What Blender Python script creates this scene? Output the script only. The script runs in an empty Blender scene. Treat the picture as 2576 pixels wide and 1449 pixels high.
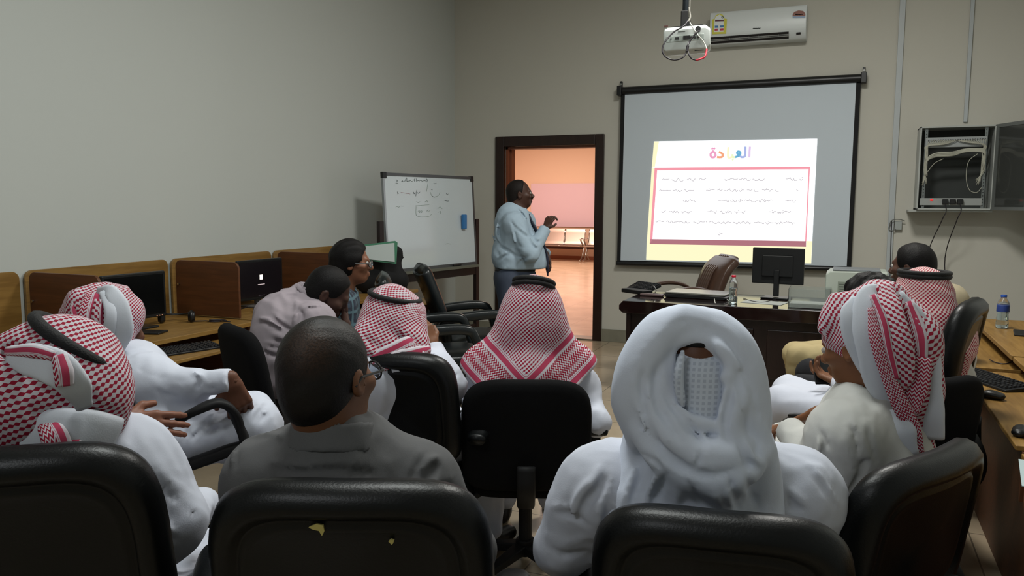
import bpy, math, random
import numpy as np
from mathutils import Vector, Matrix

random.seed(7)
rng = np.random.RandomState(5)
SC = bpy.context.scene
COL = SC.collection
PI = math.pi
rad = math.radians

# ------------------------------------------------------------------ camera
CY, CP, CR, FPX, EYE = rad(22.64), rad(6.07), rad(.217), 2005.6, 1.55
def _rot(a, b, c):
    ca, sa, cb, sb, cc, sc = math.cos(a), math.sin(a), math.cos(b), math.sin(b), math.cos(c), math.sin(c)
    F = np.array([-sa*cb, ca*cb, -sb]); R = np.array([ca, sa, 0.]); U = np.cross(R, F)
    return cc*R+sc*U, -sc*R+cc*U, F
RV, UV_, FV = _rot(CY, CP, CR)
CAMO = np.array([0, 0, EYE])
cam = bpy.data.cameras.new('camera'); camo = bpy.data.objects.new('camera', cam); COL.objects.link(camo)
m = Matrix(((RV[0], UV_[0], -FV[0], 0), (RV[1], UV_[1], -FV[1], 0), (RV[2], UV_[2], -FV[2], EYE), (0, 0, 0, 1)))
camo.matrix_world = m
cam.sensor_width = 36; cam.lens = 36*FPX/2576; cam.clip_start = .05; cam.clip_end = 100
SC.camera = camo
def ray(x, y): return (x-1288)/FPX*RV-(y-724.5)/FPX*UV_+FV
def at(x, y, t): return CAMO+ray(x, y)*t
def onz(x, y, z): d = ray(x, y); return CAMO+d*(z-EYE)/d[2]
def ony(x, y, Y): d = ray(x, y); return CAMO+d*Y/d[1]
def onx(x, y, X): d = ray(x, y); return CAMO+d*X/d[0]

# ------------------------------------------------------------------ light and exposure
SC.view_settings.view_transform = 'Standard'; SC.view_settings.look = 'None'
SC.view_settings.gamma = 1; SC.view_settings.use_curve_mapping = False
SC.view_settings.exposure = 0.0
w = bpy.data.worlds.new('world'); SC.world = w; w.use_nodes = True
w.node_tree.nodes['Background'].inputs[0].default_value = (.75, .85, 1, 1)
w.node_tree.nodes['Background'].inputs[1].default_value = .0
def area(name, loc, size, sizey, power, col, rot=(0, 0, 0), spread=180):
    l = bpy.data.lights.new(name, 'AREA'); l.shape = 'RECTANGLE'; l.size = size; l.size_y = sizey
    l.energy = power; l.color = col; l.spread = rad(spread)
    o = bpy.data.objects.new(name, l); COL.objects.link(o); o.location = loc; o.rotation_euler = rot
    return o
area('ceiling_light_front', (-0.3, 5.0, 4.12), .7, .7, 120, (1, .985, .93))
area('ceiling_light_middle', (-1.2, 2.3, 4.12), 1.2, .6, 82, (.96, 1, .97))
area('ceiling_light_rear', (-1.4, -1.6, 4.12), 1.2, .6, 42, (.93, .97, 1))
area('corridor_light', (-5.5, 13.0, 3.6), 3, 1.2, 195, (1, .76, .62))
area('corridor_light_far', (-7.0, 18.0, 3.6), 3, 1.6, 195, (1, .76, .62))

# ------------------------------------------------------------------ tags and objects
def tag(o, label=None, cat=None, group=None, kind=None):
    if label: o['label'] = label
    if cat: o['category'] = cat
    if group: o['group'] = group
    if kind: o['kind'] = kind
    return o
def empty(name, loc, rz=0, label=None, cat=None, group=None):
    o = bpy.data.objects.new(name, None); COL.objects.link(o); o.empty_display_size = .1
    o.location = Vector([float(c) for c in loc]); o.rotation_euler = (0, 0, rz)
    return tag(o, label, cat, group)
def link(name, me, mat, parent=None, smooth=False, world=False):
    o = bpy.data.objects.new(name, me); COL.objects.link(o)
    for mm in (mat if isinstance(mat, (list, tuple)) else [mat]): me.materials.append(mm)
    if smooth:
        me.polygons.foreach_set('use_smooth', np.ones(len(me.polygons), dtype=bool))
    if parent:
        o.parent = parent
        if world:   # mesh is in world coordinates: shift it into the parent's frame
            root = parent
            M = Matrix.Identity(4)
            chain = []
            while root: chain.append(root); root = root.parent
            for r in reversed(chain):
                M = M @ (Matrix.Translation(r.location) @ r.rotation_euler.to_matrix().to_4x4() @ Matrix.Diagonal((*r.scale, 1)))
            me.transform(M.inverted())
    return o
class MB:
    """collects simple solids into one mesh"""
    def __init__(s): s.v = []; s.f = []; s.mi = []; s.uv = {}
    def add(s, vs, fs, mi=0):
        n = len(s.v); s.v += [tuple(float(c) for c in v) for v in vs]; s.f += [tuple(i+n for i in f) for f in fs]; s.mi += [mi]*len(fs); return s
    def box(s, a, b, mi=0):
        (x0, y0, z0), (x1, y1, z1) = [min(p, q) for p, q in zip(a, b)], [max(p, q) for p, q in zip(a, b)]
        return s.add([(x0, y0, z0), (x1, y0, z0), (x1, y1, z0), (x0, y1, z0), (x0, y0, z1), (x1, y0, z1), (x1, y1, z1), (x0, y1, z1)],
              [(0, 3, 2, 1), (4, 5, 6, 7), (0, 1, 5, 4), (1, 2, 6, 5), (2, 3, 7, 6), (3, 0, 4, 7)], mi)
    def obox(s, o, ax, ay, az, mi=0):   # oriented box, o = centre, half axes
        o, ax, ay, az = map(np.array, (o, ax, ay, az)); vs = []
        for k in (-1, 1):
            for i, j in ((-1, -1), (1, -1), (1, 1), (-1, 1)): vs.append(o+ax*i+ay*j+az*k)
        return s.add(vs, [(0, 3, 2, 1), (4, 5, 6, 7), (0, 1, 5, 4), (1, 2, 6, 5), (2, 3, 7, 6), (3, 0, 4, 7)], mi)
    def quad(s, a, b, c, d, mi=0): return s.add([a, b, c, d], [(0, 1, 2, 3)], mi)
    def prism(s, poly, y0, y1, axis='y', mi=0):  # poly in the two other axes
        def P(p, t): return {'y': (p[0], t, p[1]), 'x': (t, p[0], p[1]), 'z': (p[0], p[1], t)}[axis]
        n = len(poly); vs = [P(p, y0) for p in poly]+[P(p, y1) for p in poly]
        return s.add(vs, [tuple(range(n)), tuple(range(2*n-1, n-1, -1))]+[(i, i+n, (i+1) % n+n, (i+1) % n) for i in range(n)], mi)
    def cyl(s, a, b, r0, r1=None, n=16, mi=0):
        r1 = r0 if r1 is None else r1; a = Vector(a); b = Vector(b); d = (b-a).normalized()
        u = d.orthogonal().normalized(); w_ = d.cross(u)
        vs = [a+(u*math.cos(t)+w_*math.sin(t))*r0 for t in (2*PI*i/n for i in range(n))]+[b+(u*math.cos(t)+w_*math.sin(t))*r1 for t in (2*PI*i/n for i in range(n))]
        return s.add(vs, [tuple(range(n-1, -1, -1)), tuple(range(n, 2*n))]+[(i, (i+1) % n, (i+1) % n+n, i+n) for i in range(n)], mi)
    def lathe(s, prof, c=(0, 0, 0), n=24, mi=0):
        vs = [];
        for r, z in prof:
            for i in range(n): t = 2*PI*i/n; vs.append((c[0]+r*math.cos(t), c[1]+r*math.sin(t), c[2]+z))
        k = len(prof); fs = [(j*n+i, j*n+(i+1) % n, (j+1)*n+(i+1) % n, (j+1)*n+i) for j in range(k-1) for i in range(n)]
        fs += [tuple(range(n-1, -1, -1)), tuple((k-1)*n+i for i in range(n))]
        return s.add(vs, fs, mi)
    def tube(s, pts, r, n=8, mi=0):
        vs, fs, _ = sweep_data(pts, [(r, r)]*len(pts) if not isinstance(r, list) else [(q, q) for q in r], n=n)
        return s.add(vs, fs, mi)
    def build(s, name, mat, parent=None, smooth=False, bevel=0, world=False, seg=2, autos=False):
        me = bpy.data.meshes.new(name); me.from_pydata(s.v, [], s.f); me.update()
        if isinstance(mat, (list, tuple)): me.polygons.foreach_set('material_index', s.mi)
        o = link(name, me, mat, parent, smooth, world)
        if bevel:
            b = o.modifiers.new('bevel', 'BEVEL'); b.width = bevel; b.segments = seg; b.limit_method = 'ANGLE'; b.angle_limit = rad(40)
            me.polygons.foreach_set('use_smooth', np.ones(len(me.polygons), dtype=bool))
            b.harden_normals = True
        return o
def catmull(pts, n=6):
    P = np.array(pts, float)
    if len(P) < 3: return P
    Q = np.vstack([2*P[0]-P[1], P, 2*P[-1]-P[-2]]); out = []
    for i in range(1, len(Q)-2):
        for t in np.linspace(0, 1, n, endpoint=False):
            out.append(.5*((2*Q[i])+(-Q[i-1]+Q[i+1])*t+(2*Q[i-1]-5*Q[i]+4*Q[i+1]-Q[i+2])*t*t+(-Q[i-1]+3*Q[i]-3*Q[i+1]+Q[i+2])*t**3))
    out.append(P[-1]); return np.array(out)
def sweep_data(pts, radii, n=12, up=None, ex=2., ups=None):
    """closed section swept along a path; radii (a along the side, b along up); ex > 2 squarer"""
    P = np.array(pts, float); N = len(P); T = np.gradient(P, axis=0); T /= np.linalg.norm(T, axis=1)[:, None]+1e-9
    vs = []; uv = []; prev = None; L = 0
    for i in range(N):
        if ups is not None: U = np.array(ups[i], float)
        elif up is not None: U = np.array(up, float)
        else: U = prev if prev is not None else (np.array([0, 0, 1.]) if abs(T[i][2]) < .9 else np.array([1., 0, 0]))
        U = U-T[i]*(U@T[i]); U /= np.linalg.norm(U)+1e-9; S = np.cross(T[i], U); prev = U
        if i: L += np.linalg.norm(P[i]-P[i-1])
        a, b = radii[i]
        for j in range(n):
            t = 2*PI*j/n; c, s_ = math.cos(t), math.sin(t)
            x = math.copysign(abs(c)**(2/ex), c)*a; y = math.copysign(abs(s_)**(2/ex), s_)*b
            vs.append(P[i]+S*x+U*y); uv.append((L, x))
    fs = [(i*n+j, i*n+(j+1) % n, (i+1)*n+(j+1) % n, (i+1)*n+j) for i in range(N-1) for j in range(n)]
    fs += [tuple(range(n-1, -1, -1)), tuple((N-1)*n+j for j in range(n))]
    return vs, fs, uv
def interp(vals, N):
    V = np.array(vals, float); x = np.linspace(0, len(V)-1, N); i = np.minimum(x.astype(int), len(V)-2); f = (x-i)[:, None] if V.ndim > 1 else x-i
    f = f*f*(3-2*f); return V[i]*(1-f)+V[i+1]*f
def sweep(name, pts, radii, mat, parent=None, n=12, up=None, ex=2., world=False, sub=6, ups=None, smooth=True, uvfun=None):
    P = catmull(pts, sub); R = interp(radii, len(P)); U = interp(ups, len(P)) if ups is not None else None
    vs, fs, uv = sweep_data(P, R, n, up, ex, U)
    me = bpy.data.meshes.new(name); me.from_pydata([tuple(v) for v in vs], [], fs); me.update()
    uv = np.array(uv)
    if uvfun: uv, uv2 = uvfun(uv, R)
    else: uv2 = uv
    setuv(me, uv, uv2)
    return link(name, me, mat, parent, smooth, world)
def setuv(me, uv, uv2=None):
    idx = np.zeros(len(me.loops), dtype=np.int32); me.loops.foreach_get('vertex_index', idx)
    a = me.uv_layers.new(name='UVMap'); a.data.foreach_set('uv', np.asarray(uv, dtype=np.float32)[idx].ravel())
    if uv2 is not None:
        b = me.uv_layers.new(name='hem'); b.data.foreach_set('uv', np.asarray(uv2, dtype=np.float32)[idx].ravel())

# ------------------------------------------------------------------ materials
def s2l(c): return tuple(((x/255)/12.92 if x/255 <= .04045 else ((x/255+.055)/1.055)**2.4) for x in c)
MATS = {}
def mat(name, col, rough=.6, metal=0, spec=.5, noise=0, nscale=8, bump=0, bscale=60, emit=0, trans=0, ior=1.45, alpha=1, coat=0, stretch=None, sheen=0):
    if name in MATS: return MATS[name]
    m = bpy.data.materials.new(name); MATS[name] = m; m.use_nodes = True; nt = m.node_tree; b = nt.nodes['Principled BSDF']
    c = s2l(col) if max(col) > 1 else col
    b.inputs['Base Color'].default_value = (*c, 1); b.inputs['Roughness'].default_value = rough; b.inputs['Metallic'].default_value = metal
    b.inputs['Specular IOR Level'].default_value = spec; b.inputs['IOR'].default_value = ior
    if trans: b.inputs['Transmission Weight'].default_value = trans
    if coat: b.inputs['Coat Weight'].default_value = coat; b.inputs['Coat Roughness'].default_value = .1
    if sheen: b.inputs['Sheen Weight'].default_value = sheen; b.inputs['Sheen Roughness'].default_value = .4
    if emit: b.inputs['Emission Color'].default_value = (*c, 1); b.inputs['Emission Strength'].default_value = emit
    if noise or bump:
        tc = nt.nodes.new('ShaderNodeTexCoord'); mp = nt.nodes.new('ShaderNodeMapping'); nt.links.new(tc.outputs['Object'], mp.inputs[0])
        if stretch: mp.inputs['Scale'].default_value = stretch
    if noise:
        n = nt.nodes.new('ShaderNodeTexNoise'); n.inputs['Scale'].default_value = nscale; n.inputs['Detail'].default_value = 4; nt.links.new(mp.outputs[0], n.inputs['Vector'])
        r = nt.nodes.new('ShaderNodeValToRGB'); nt.links.new(n.outputs['Fac'], r.inputs[0])
        r.color_ramp.elements[0].position = .3; r.color_ramp.elements[1].position = .7
        r.color_ramp.elements[0].color = (*[x*(1-noise) for x in c], 1); r.color_ramp.elements[1].color = (*[min(1, x*(1+noise)) for x in c], 1)
        nt.links.new(r.outputs[0], b.inputs['Base Color'])
    if bump:
        n = nt.nodes.new('ShaderNodeTexNoise'); n.inputs['Scale'].default_value = bscale; n.inputs['Detail'].default_value = 3; nt.links.new(mp.outputs[0], n.inputs['Vector'])
        bm = nt.nodes.new('ShaderNodeBump'); bm.inputs['Strength'].default_value = bump; bm.inputs['Distance'].default_value = .004
        nt.links.new(n.outputs['Fac'], bm.inputs['Height']); nt.links.new(bm.outputs[0], b.inputs['Normal'])
    return m
class X:
    """tiny expression builder on math nodes"""
    nt = None
    def __init__(s, o): s.o = o
    def _m(s, op, *a):
        n = X.nt.nodes.new('ShaderNodeMath'); n.operation = op
        for i, q in enumerate((s,)+a):
            if isinstance(q, X): X.nt.links.new(q.o, n.inputs[i])
            else: n.inputs[i].default_value = float(q)
        return X(n.outputs[0])
    def __add__(s, b): return s._m('ADD', b)
    def __sub__(s, b): return s._m('SUBTRACT', b)
    def __mul__(s, b): return s._m('MULTIPLY', b)
    def __truediv__(s, b): return s._m('DIVIDE', b)
    def sin(s): return s._m('SINE')
    def abs(s): return s._m('ABSOLUTE')
    def frac(s): return s._m('FRACT')
    def gt(s, b): return s._m('GREATER_THAN', b)
    def lt(s, b): return s._m('LESS_THAN', b)
    def mx(s, b): return s._m('MAXIMUM', b)
    def mn(s, b): return s._m('MINIMUM', b)
def uvnode(nt, name):
    n = nt.nodes.new('ShaderNodeUVMap'); n.uv_map = name; sp = nt.nodes.new('ShaderNodeSeparateXYZ'); nt.links.new(n.outputs[0], sp.inputs[0]); X.nt = nt
    return X(sp.outputs[0]), X(sp.outputs[1])
def cloth_mat(name, col, ridge=.3, rscale=8, stretch=(1, 1, .25), rough=.85, weave=.08):
    if name in MATS: return MATS[name]
    m = mat(name, col, rough, spec=.18); nt = m.node_tree; b = nt.nodes['Principled BSDF']
    tc = nt.nodes.new('ShaderNodeTexCoord'); mp = nt.nodes.new('ShaderNodeMapping'); nt.links.new(tc.outputs['Object'], mp.inputs[0]); mp.inputs['Scale'].default_value = stretch; mp.inputs['Rotation'].default_value = (.2, .5, .3)
    n = nt.nodes.new('ShaderNodeTexNoise'); n.noise_type = 'RIDGED_MULTIFRACTAL'; n.inputs['Scale'].default_value = rscale; n.inputs['Detail'].default_value = 1.5; n.inputs['Distortion'].default_value = .8; nt.links.new(mp.outputs[0], n.inputs['Vector'])
    b1 = nt.nodes.new('ShaderNodeBump'); b1.inputs['Strength'].default_value = ridge; b1.inputs['Distance'].default_value = .012; nt.links.new(n.outputs['Fac'], b1.inputs['Height'])
    n2 = nt.nodes.new('ShaderNodeTexNoise'); n2.inputs['Scale'].default_value = 350; nt.links.new(tc.outputs['Object'], n2.inputs['Vector'])
    b2 = nt.nodes.new('ShaderNodeBump'); b2.inputs['Strength'].default_value = weave; b2.inputs['Distance'].default_value = .003; nt.links.new(n2.outputs['Fac'], b2.inputs['Height']); nt.links.new(b1.outputs[0], b2.inputs['Normal']); nt.links.new(b2.outputs[0], b.inputs['Normal'])
    return m
def shemagh_mat(name, red=(138, 20, 46), white=(186, 180, 186), c=.0085, wide=1.):
    if name in MATS: return MATS[name]
    m = bpy.data.materials.new(name); MATS[name] = m; m.use_nodes = True; nt = m.node_tree; b = nt.nodes['Principled BSDF']
    u, v = uvnode(nt, 'UVMap'); e, s = uvnode(nt, 'hem')
    k = PI/c
    a1 = (u*k).sin()*(v*k).sin()
    a2 = ((u+v)*k).sin()*.45
    chk = (a1+a2).gt(.12)
    W = wide
    def band(x0, x1): return e.gt(x0*W)*e.lt(x1*W)
    tri = ((e/(.016)).frac()-.5).abs()*.016
    zig = ((s+tri*1.0)/.0105).frac().lt(.55)
    red_ = e.gt(.182*W)*chk
    stripe = band(.014, .036).mx(band(.148, .170)).mx(band(.040, .0415)).mx(band(.1745, .1765))
    red_ = red_.mx(band(.046, .138)*zig)
    mix = nt.nodes.new('ShaderNodeMix'); mix.data_type = 'RGBA'; nt.links.new(red_.o, mix.inputs[0])
    mix.inputs[6].default_value = (*s2l(white), 1); mix.inputs[7].default_value = (*s2l(red), 1)
    mix2 = nt.nodes.new('ShaderNodeMix'); mix2.data_type = 'RGBA'; nt.links.new(stripe.o, mix2.inputs[0]); nt.links.new(mix.outputs[2], mix2.inputs[6]); mix2.inputs[7].default_value = (*s2l((164, 58, 84)), 1)
    nt.links.new(mix2.outputs[2], b.inputs['Base Color']); b.inputs['Roughness'].default_value = .85; b.inputs['Specular IOR Level'].default_value = .2
    bm = nt.nodes.new('ShaderNodeBump'); bm.inputs['Strength'].default_value = .35; bm.inputs['Distance'].default_value = .002
    nt.links.new(red_.o, bm.inputs['Height']); nt.links.new(bm.outputs[0], b.inputs['Normal'])
    return m
def grid_mat(name, base, line, pitch=.02, width=.25, rough=.8, coords='Object', axes=(0, 2), line2=None, bump=0):
    """woven / plaid / tiled pattern from the two given axes"""
    if name in MATS: return MATS[name]
    m = bpy.data.materials.new(name); MATS[name] = m; m.use_nodes = True; nt = m.node_tree; b = nt.nodes['Principled BSDF']; X.nt = nt
    if coords == 'UV': u, v = uvnode(nt, 'UVMap')
    else:
        tc = nt.nodes.new('ShaderNodeTexCoord'); sp = nt.nodes.new('ShaderNodeSeparateXYZ'); nt.links.new(tc.outputs[coords], sp.inputs[0])
        u, v = X(sp.outputs[axes[0]]), X(sp.outputs[axes[1]])
    g1 = (u/pitch).frac().lt(width); g2 = (v/pitch).frac().lt(width); g = g1.mx(g2)
    mix = nt.nodes.new('ShaderNodeMix'); mix.data_type = 'RGBA'; nt.links.new(g.o, mix.inputs[0])
    mix.inputs[6].default_value = (*s2l(base), 1); mix.inputs[7].default_value = (*s2l(line), 1); out = mix.outputs[2]
    if line2:
        h = (u/(pitch*2)+.3).frac().lt(width*.5).mx((v/(pitch*2)+.3).frac().lt(width*.5))
        mx2 = nt.nodes.new('ShaderNodeMix'); mx2.data_type = 'RGBA'; nt.links.new(h.o, mx2.inputs[0]); nt.links.new(out, mx2.inputs[6]); mx2.inputs[7].default_value = (*s2l(line2), 1); out = mx2.outputs[2]
    nt.links.new(out, b.inputs['Base Color']); b.inputs['Roughness'].default_value = rough
    if bump:
        bm = nt.nodes.new('ShaderNodeBump'); bm.inputs['Strength'].default_value = bump; bm.inputs['Distance'].default_value = .003; bm.invert = True
        nt.links.new(g.o, bm.inputs['Height']); nt.links.new(bm.outputs[0], b.inputs['Normal'])
    return m
def wood_mat(name, c0, c1, axis=1, rough=.5, scale=3):
    if name in MATS: return MATS[name]
    m = bpy.data.materials.new(name); MATS[name] = m; m.use_nodes = True; nt = m.node_tree; b = nt.nodes['Principled BSDF']
    tc = nt.nodes.new('ShaderNodeTexCoord'); mp = nt.nodes.new('ShaderNodeMapping'); nt.links.new(tc.outputs['Object'], mp.inputs[0])
    s = [14, 14, 14]; s[axis] = 1.2; mp.inputs['Scale'].default_value = s
    n = nt.nodes.new('ShaderNodeTexNoise'); n.inputs['Scale'].default_value = scale; n.inputs['Detail'].default_value = 6; n.inputs['Distortion'].default_value = .6; nt.links.new(mp.outputs[0], n.inputs['Vector'])
    r = nt.nodes.new('ShaderNodeValToRGB'); nt.links.new(n.outputs['Fac'], r.inputs[0]); r.color_ramp.elements[0].position = .35; r.color_ramp.elements[1].position = .65
    r.color_ramp.elements[0].color = (*s2l(c0), 1); r.color_ramp.elements[1].color = (*s2l(c1), 1); nt.links.new(r.outputs[0], b.inputs['Base Color']); b.inputs['Roughness'].default_value = rough
    return m
def emitm(name, col, k):
    if name in MATS: return MATS[name]
    m = bpy.data.materials.new(name); MATS[name] = m; m.use_nodes = True; nt = m.node_tree; nt.nodes.clear()
    e = nt.nodes.new('ShaderNodeEmission'); o = nt.nodes.new('ShaderNodeOutputMaterial'); nt.links.new(e.outputs[0], o.inputs[0])
    e.inputs[0].default_value = (*s2l(col), 1); e.inputs[1].default_value = k; return m

# ------------------------------------------------------------------ distance-field modeller for bodies and cloth
A_ = lambda p: np.array(p, dtype=np.float64)
def unit(v): v = A_(v); return v/(np.linalg.norm(v)+1e-12)
class Sdf:
    def __init__(s, lo, hi, h):
        s.h = h; s.lo = A_(lo); n = np.ceil((A_(hi)-s.lo)/h).astype(int)+1; s.n = n
        s.F = np.full(n, .25, dtype=np.float32); s.ax = [s.lo[i]+np.arange(n[i])*h for i in range(3)]
    def like(s):
        o = Sdf.__new__(Sdf); o.h, o.lo, o.n, o.ax = s.h, s.lo, s.n, s.ax; o.F = np.full(s.n, .25, dtype=np.float32); return o
    def win(s, lo, hi):
        i0 = np.maximum(np.floor((A_(lo)-s.lo)/s.h).astype(int), 0); i1 = np.minimum(np.ceil((A_(hi)-s.lo)/s.h).astype(int)+1, s.n)
        if np.any(i1 <= i0): return None, None
        sl = tuple(slice(a, b) for a, b in zip(i0, i1))
        g = [s.ax[0][sl[0]][:, None, None].astype(np.float32), s.ax[1][sl[1]][None, :, None].astype(np.float32), s.ax[2][sl[2]][None, None, :].astype(np.float32)]
        return sl, g
    def comb(s, sl, d, k, mode):
        F = s.F[sl]
        if mode == 'sub': d = -d; F = -F
        if mode == 'add' or mode == 'sub':
            if k > 0:
                h = np.clip(.5+.5*(F-d)/k, 0, 1) if mode == 'add' else np.clip(.5+.5*(F+d)/k*1, 0, 1)
            if mode == 'add':
                r = F+(d-F)*h-k*h*(1-h) if k > 0 else np.minimum(F, d)
            else:   # smooth max of (-F) original and d
                a = -F; b_ = d
                if k > 0:
                    h = np.clip(.5-.5*(a-b_)/k, 0, 1); r = a+(b_-a)*h+k*h*(1-h)
                else: r = np.maximum(a, b_)
            s.F[sl] = r
    def cap(s, a, b, ra, rb=None, k=.02, flat=None, mode='add', fa=False, fb=False):
        a = A_(a); b = A_(b); rb = ra if rb is None else rb; R = max(ra, rb)+k+.03
        sl, g = s.win(np.minimum(a, b)-R, np.maximum(a, b)+R)
        if sl is None: return s
        ab = b-a; L2 = float(ab@ab)+1e-12
        q = [g[i]-np.float32(a[i]) for i in range(3)]
        t0 = (q[0]*ab[0]+q[1]*ab[1]+q[2]*ab[2])/L2; t = np.clip(t0, 0, 1)
        v = [q[i]-t*np.float32(ab[i]) for i in range(3)]
        if flat is not None:
            D = unit(flat[0]); c = (v[0]*D[0]+v[1]*D[1]+v[2]*D[2])*(flat[1]-1); v = [v[i]+c*D[i] for i in range(3)]
        d = np.sqrt(v[0]**2+v[1]**2+v[2]**2)-(ra+(rb-ra)*t)
        L = math.sqrt(L2)
        if fb: d = np.maximum(d, (t0-1)*L)
        if fa: d = np.maximum(d, -t0*L)
        s.comb(sl, d.astype(np.float32), k, mode); return s
    def ell(s, c, r, R=None, k=.02, mode='add'):
        c = A_(c); r = A_(r); m_ = r.max()+k+.03; sl, g = s.win(c-m_, c+m_)
        if sl is None: return s
        R = np.eye(3) if R is None else R
        q = [g[i]-np.float32(c[i]) for i in range(3)]
        l = [q[0]*R[j][0]+q[1]*R[j][1]+q[2]*R[j][2] for j in range(3)]
        k0 = np.sqrt(sum((l[j]/r[j])**2 for j in range(3))); k1 = np.sqrt(sum((l[j]/r[j]**2)**2 for j in range(3)))+1e-6
        s.comb(sl, (k0*(k0-1)/k1).astype(np.float32), k, mode); return s
    def plane(s, n, p, k=0):   # keep the side where (x-p).n < 0
        n = unit(n); g = [s.ax[0][:, None, None], s.ax[1][None, :, None], s.ax[2][None, None, :]]
        d = ((g[0]-p[0])*n[0]+(g[1]-p[1])*n[1]+(g[2]-p[2])*n[2]).astype(np.float32)
        if k: h = np.clip(.5-.5*(s.F-d)/k, 0, 1); s.F = s.F+(d-s.F)*h+k*h*(1-h)
        else: s.F = np.maximum(s.F, d)
        return s
    def chain(s, pts, r, k=.02, mode='add', sub=4, flat=None):
        P = catmull(pts, sub); rr = interp(r, len(P)) if isinstance(r, (list, tuple)) else [r]*len(P)
        for i in range(len(P)-1): s.cap(P[i], P[i+1], rr[i], rr[i+1], k, flat, mode)
        return s
    def warp(s, fn, band=.06):   # fn(P (n,3)) -> offset added to the field
        idx = np.nonzero(np.abs(s.F) < band); P = np.stack([s.ax[i][idx[i]] for i in range(3)], 1)
        s.F[idx] += fn(P).astype(np.float32); return s
    def hit(s, px, py):   # where the line of sight first meets the solid
        d = ray(px, py); T = np.arange(.6, 9, .003); P = CAMO+T[:, None]*d; I = np.round((P-s.lo)/s.h).astype(int)
        ok = np.all((I >= 0) & (I < s.n), 1); I = I[ok]; T = T[ok]
        if not len(I): return None
        v = s.F[I[:, 0], I[:, 1], I[:, 2]] < 0; return float(T[np.argmax(v)]) if v.any() else None
    def crease(s, lst):
        """engraved ('g') or raised ('r') fold lines lying on the surface"""
        todo = []
        for kind, pts, r in lst:
            P = catmull(np.array([(a, b, 0) for a, b in pts], float), 5); H = [(x, y, s.hit(x, y)) for x, y, _ in P]; H = [h for h in H if h[2]]
            if len(H) < 3: continue
            tt = np.array([h[2] for h in H]); md = np.array([np.median(tt[max(0, i-3):i+4]) for i in range(len(tt))]); keep = np.abs(tt-md) < .035
            H = [h for h, k_ in zip(H, keep) if k_]; tt = tt[keep]
            if len(H) < 3: continue
            tt = np.convolve(np.pad(tt, 1, mode='edge'), [.25, .5, .25], 'valid')
            Q = [at(h[0], h[1], t+(r*.8 if kind == 'r' else -r*.40)) for h, t in zip(H, tt)]
            todo.append((kind, Q, r))
            if kind == 'g' and r > .0045:   # the cloth gathers into a soft ridge beside each groove
                xy = np.array([(h[0], h[1]) for h in H]); T_ = np.gradient(xy, axis=0); T_ /= np.linalg.norm(T_, axis=1)[:, None]+1e-9
                N_ = np.stack([T_[:, 1], -T_[:, 0]], 1); N_ *= np.sign(-(N_[:, 1]*.8+N_[:, 0]*.3)+1e-6)[:, None]; off = r*1.7*FPX/tt
                todo.append(('r', [at(x+n[0]*o, y+n[1]*o, t+r*.55) for (x, y), n, o, t in zip(xy, N_, off, tt)], r*.85))
        todo.sort(key=lambda q: q[0] == 'g')
        for kind, Q, r in todo:
            n = len(Q)
            for i in range(n-1):
                w0, w1 = [r*(.35+.65*math.sin(PI*min(max((i+k)/(n-1), .04), .96))) for k in (0, 1)]
                s.cap(Q[i], Q[i+1], w0, w1, r*(.8 if kind == 'r' else .45), mode='add' if kind == 'r' else 'sub')
        return s
    def mesh(s):
        F = s.F.copy(); F[0] = F[-1] = .1; F[:, 0] = F[:, -1] = .1; F[:, :, 0] = F[:, :, -1] = .1
        ins = F < 0
        c = ins[:-1, :-1, :-1].astype(np.int8)
        for dx, dy, dz in ((1, 0, 0), (0, 1, 0), (1, 1, 0), (0, 0, 1), (1, 0, 1), (0, 1, 1), (1, 1, 1)):
            c = c+ins[dx:F.shape[0]-1+dx, dy:F.shape[1]-1+dy, dz:F.shape[2]-1+dz]
        I = np.argwhere((c > 0) & (c < 8)); n = len(I)
        cid = np.full(c.shape, -1, dtype=np.int32); cid[I[:, 0], I[:, 1], I[:, 2]] = np.arange(n)
        C = [(0, 0, 0), (1, 0, 0), (0, 1, 0), (1, 1, 0), (0, 0, 1), (1, 0, 1), (0, 1, 1), (1, 1, 1)]
        V = np.stack([F[I[:, 0]+a, I[:, 1]+b, I[:, 2]+d] for a, b, d in C], 1)
        S = np.zeros((n, 3)); K = np.zeros(n)
        for a, b in ((0, 1), (2, 3), (4, 5), (6, 7), (0, 2), (1, 3), (4, 6), (5, 7), (0, 4), (1, 5), (2, 6), (3, 7)):
            m_ = (V[:, a] < 0) != (V[:, b] < 0); t = V[m_, a]/(V[m_, a]-V[m_, b]); pa = A_(C[a]); pb = A_(C[b])
            S[m_] += pa+(pb-pa)*t[:, None]; K[m_] += 1
        P = s.lo+(I+S/K[:, None])*s.h
        Q = []
        for ax in range(3):
            sh = [slice(1, -1)]*3; sh[ax] = slice(0, -1); A = ins[tuple(sh)]; sh2 = list(sh); sh2[ax] = slice(1, None); B = ins[tuple(sh2)]
            E = np.argwhere(A != B); o = np.array([1, 1, 1]); o[ax] = 0; E = E+o
            fl = ins[E[:, 0], E[:, 1], E[:, 2]]
            u, v = (ax+1) % 3, (ax+2) % 3; eu = np.zeros(3, int); eu[u] = 1; ev = np.zeros(3, int); ev[v] = 1
            g = lambda D: cid[D[:, 0], D[:, 1], D[:, 2]]
            q = np.stack([g(E-eu-ev), g(E-ev), g(E), g(E-eu)], 1); q[~fl] = q[~fl][:, ::-1]; Q.append(q)
        return P, np.vstack(Q)
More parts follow.
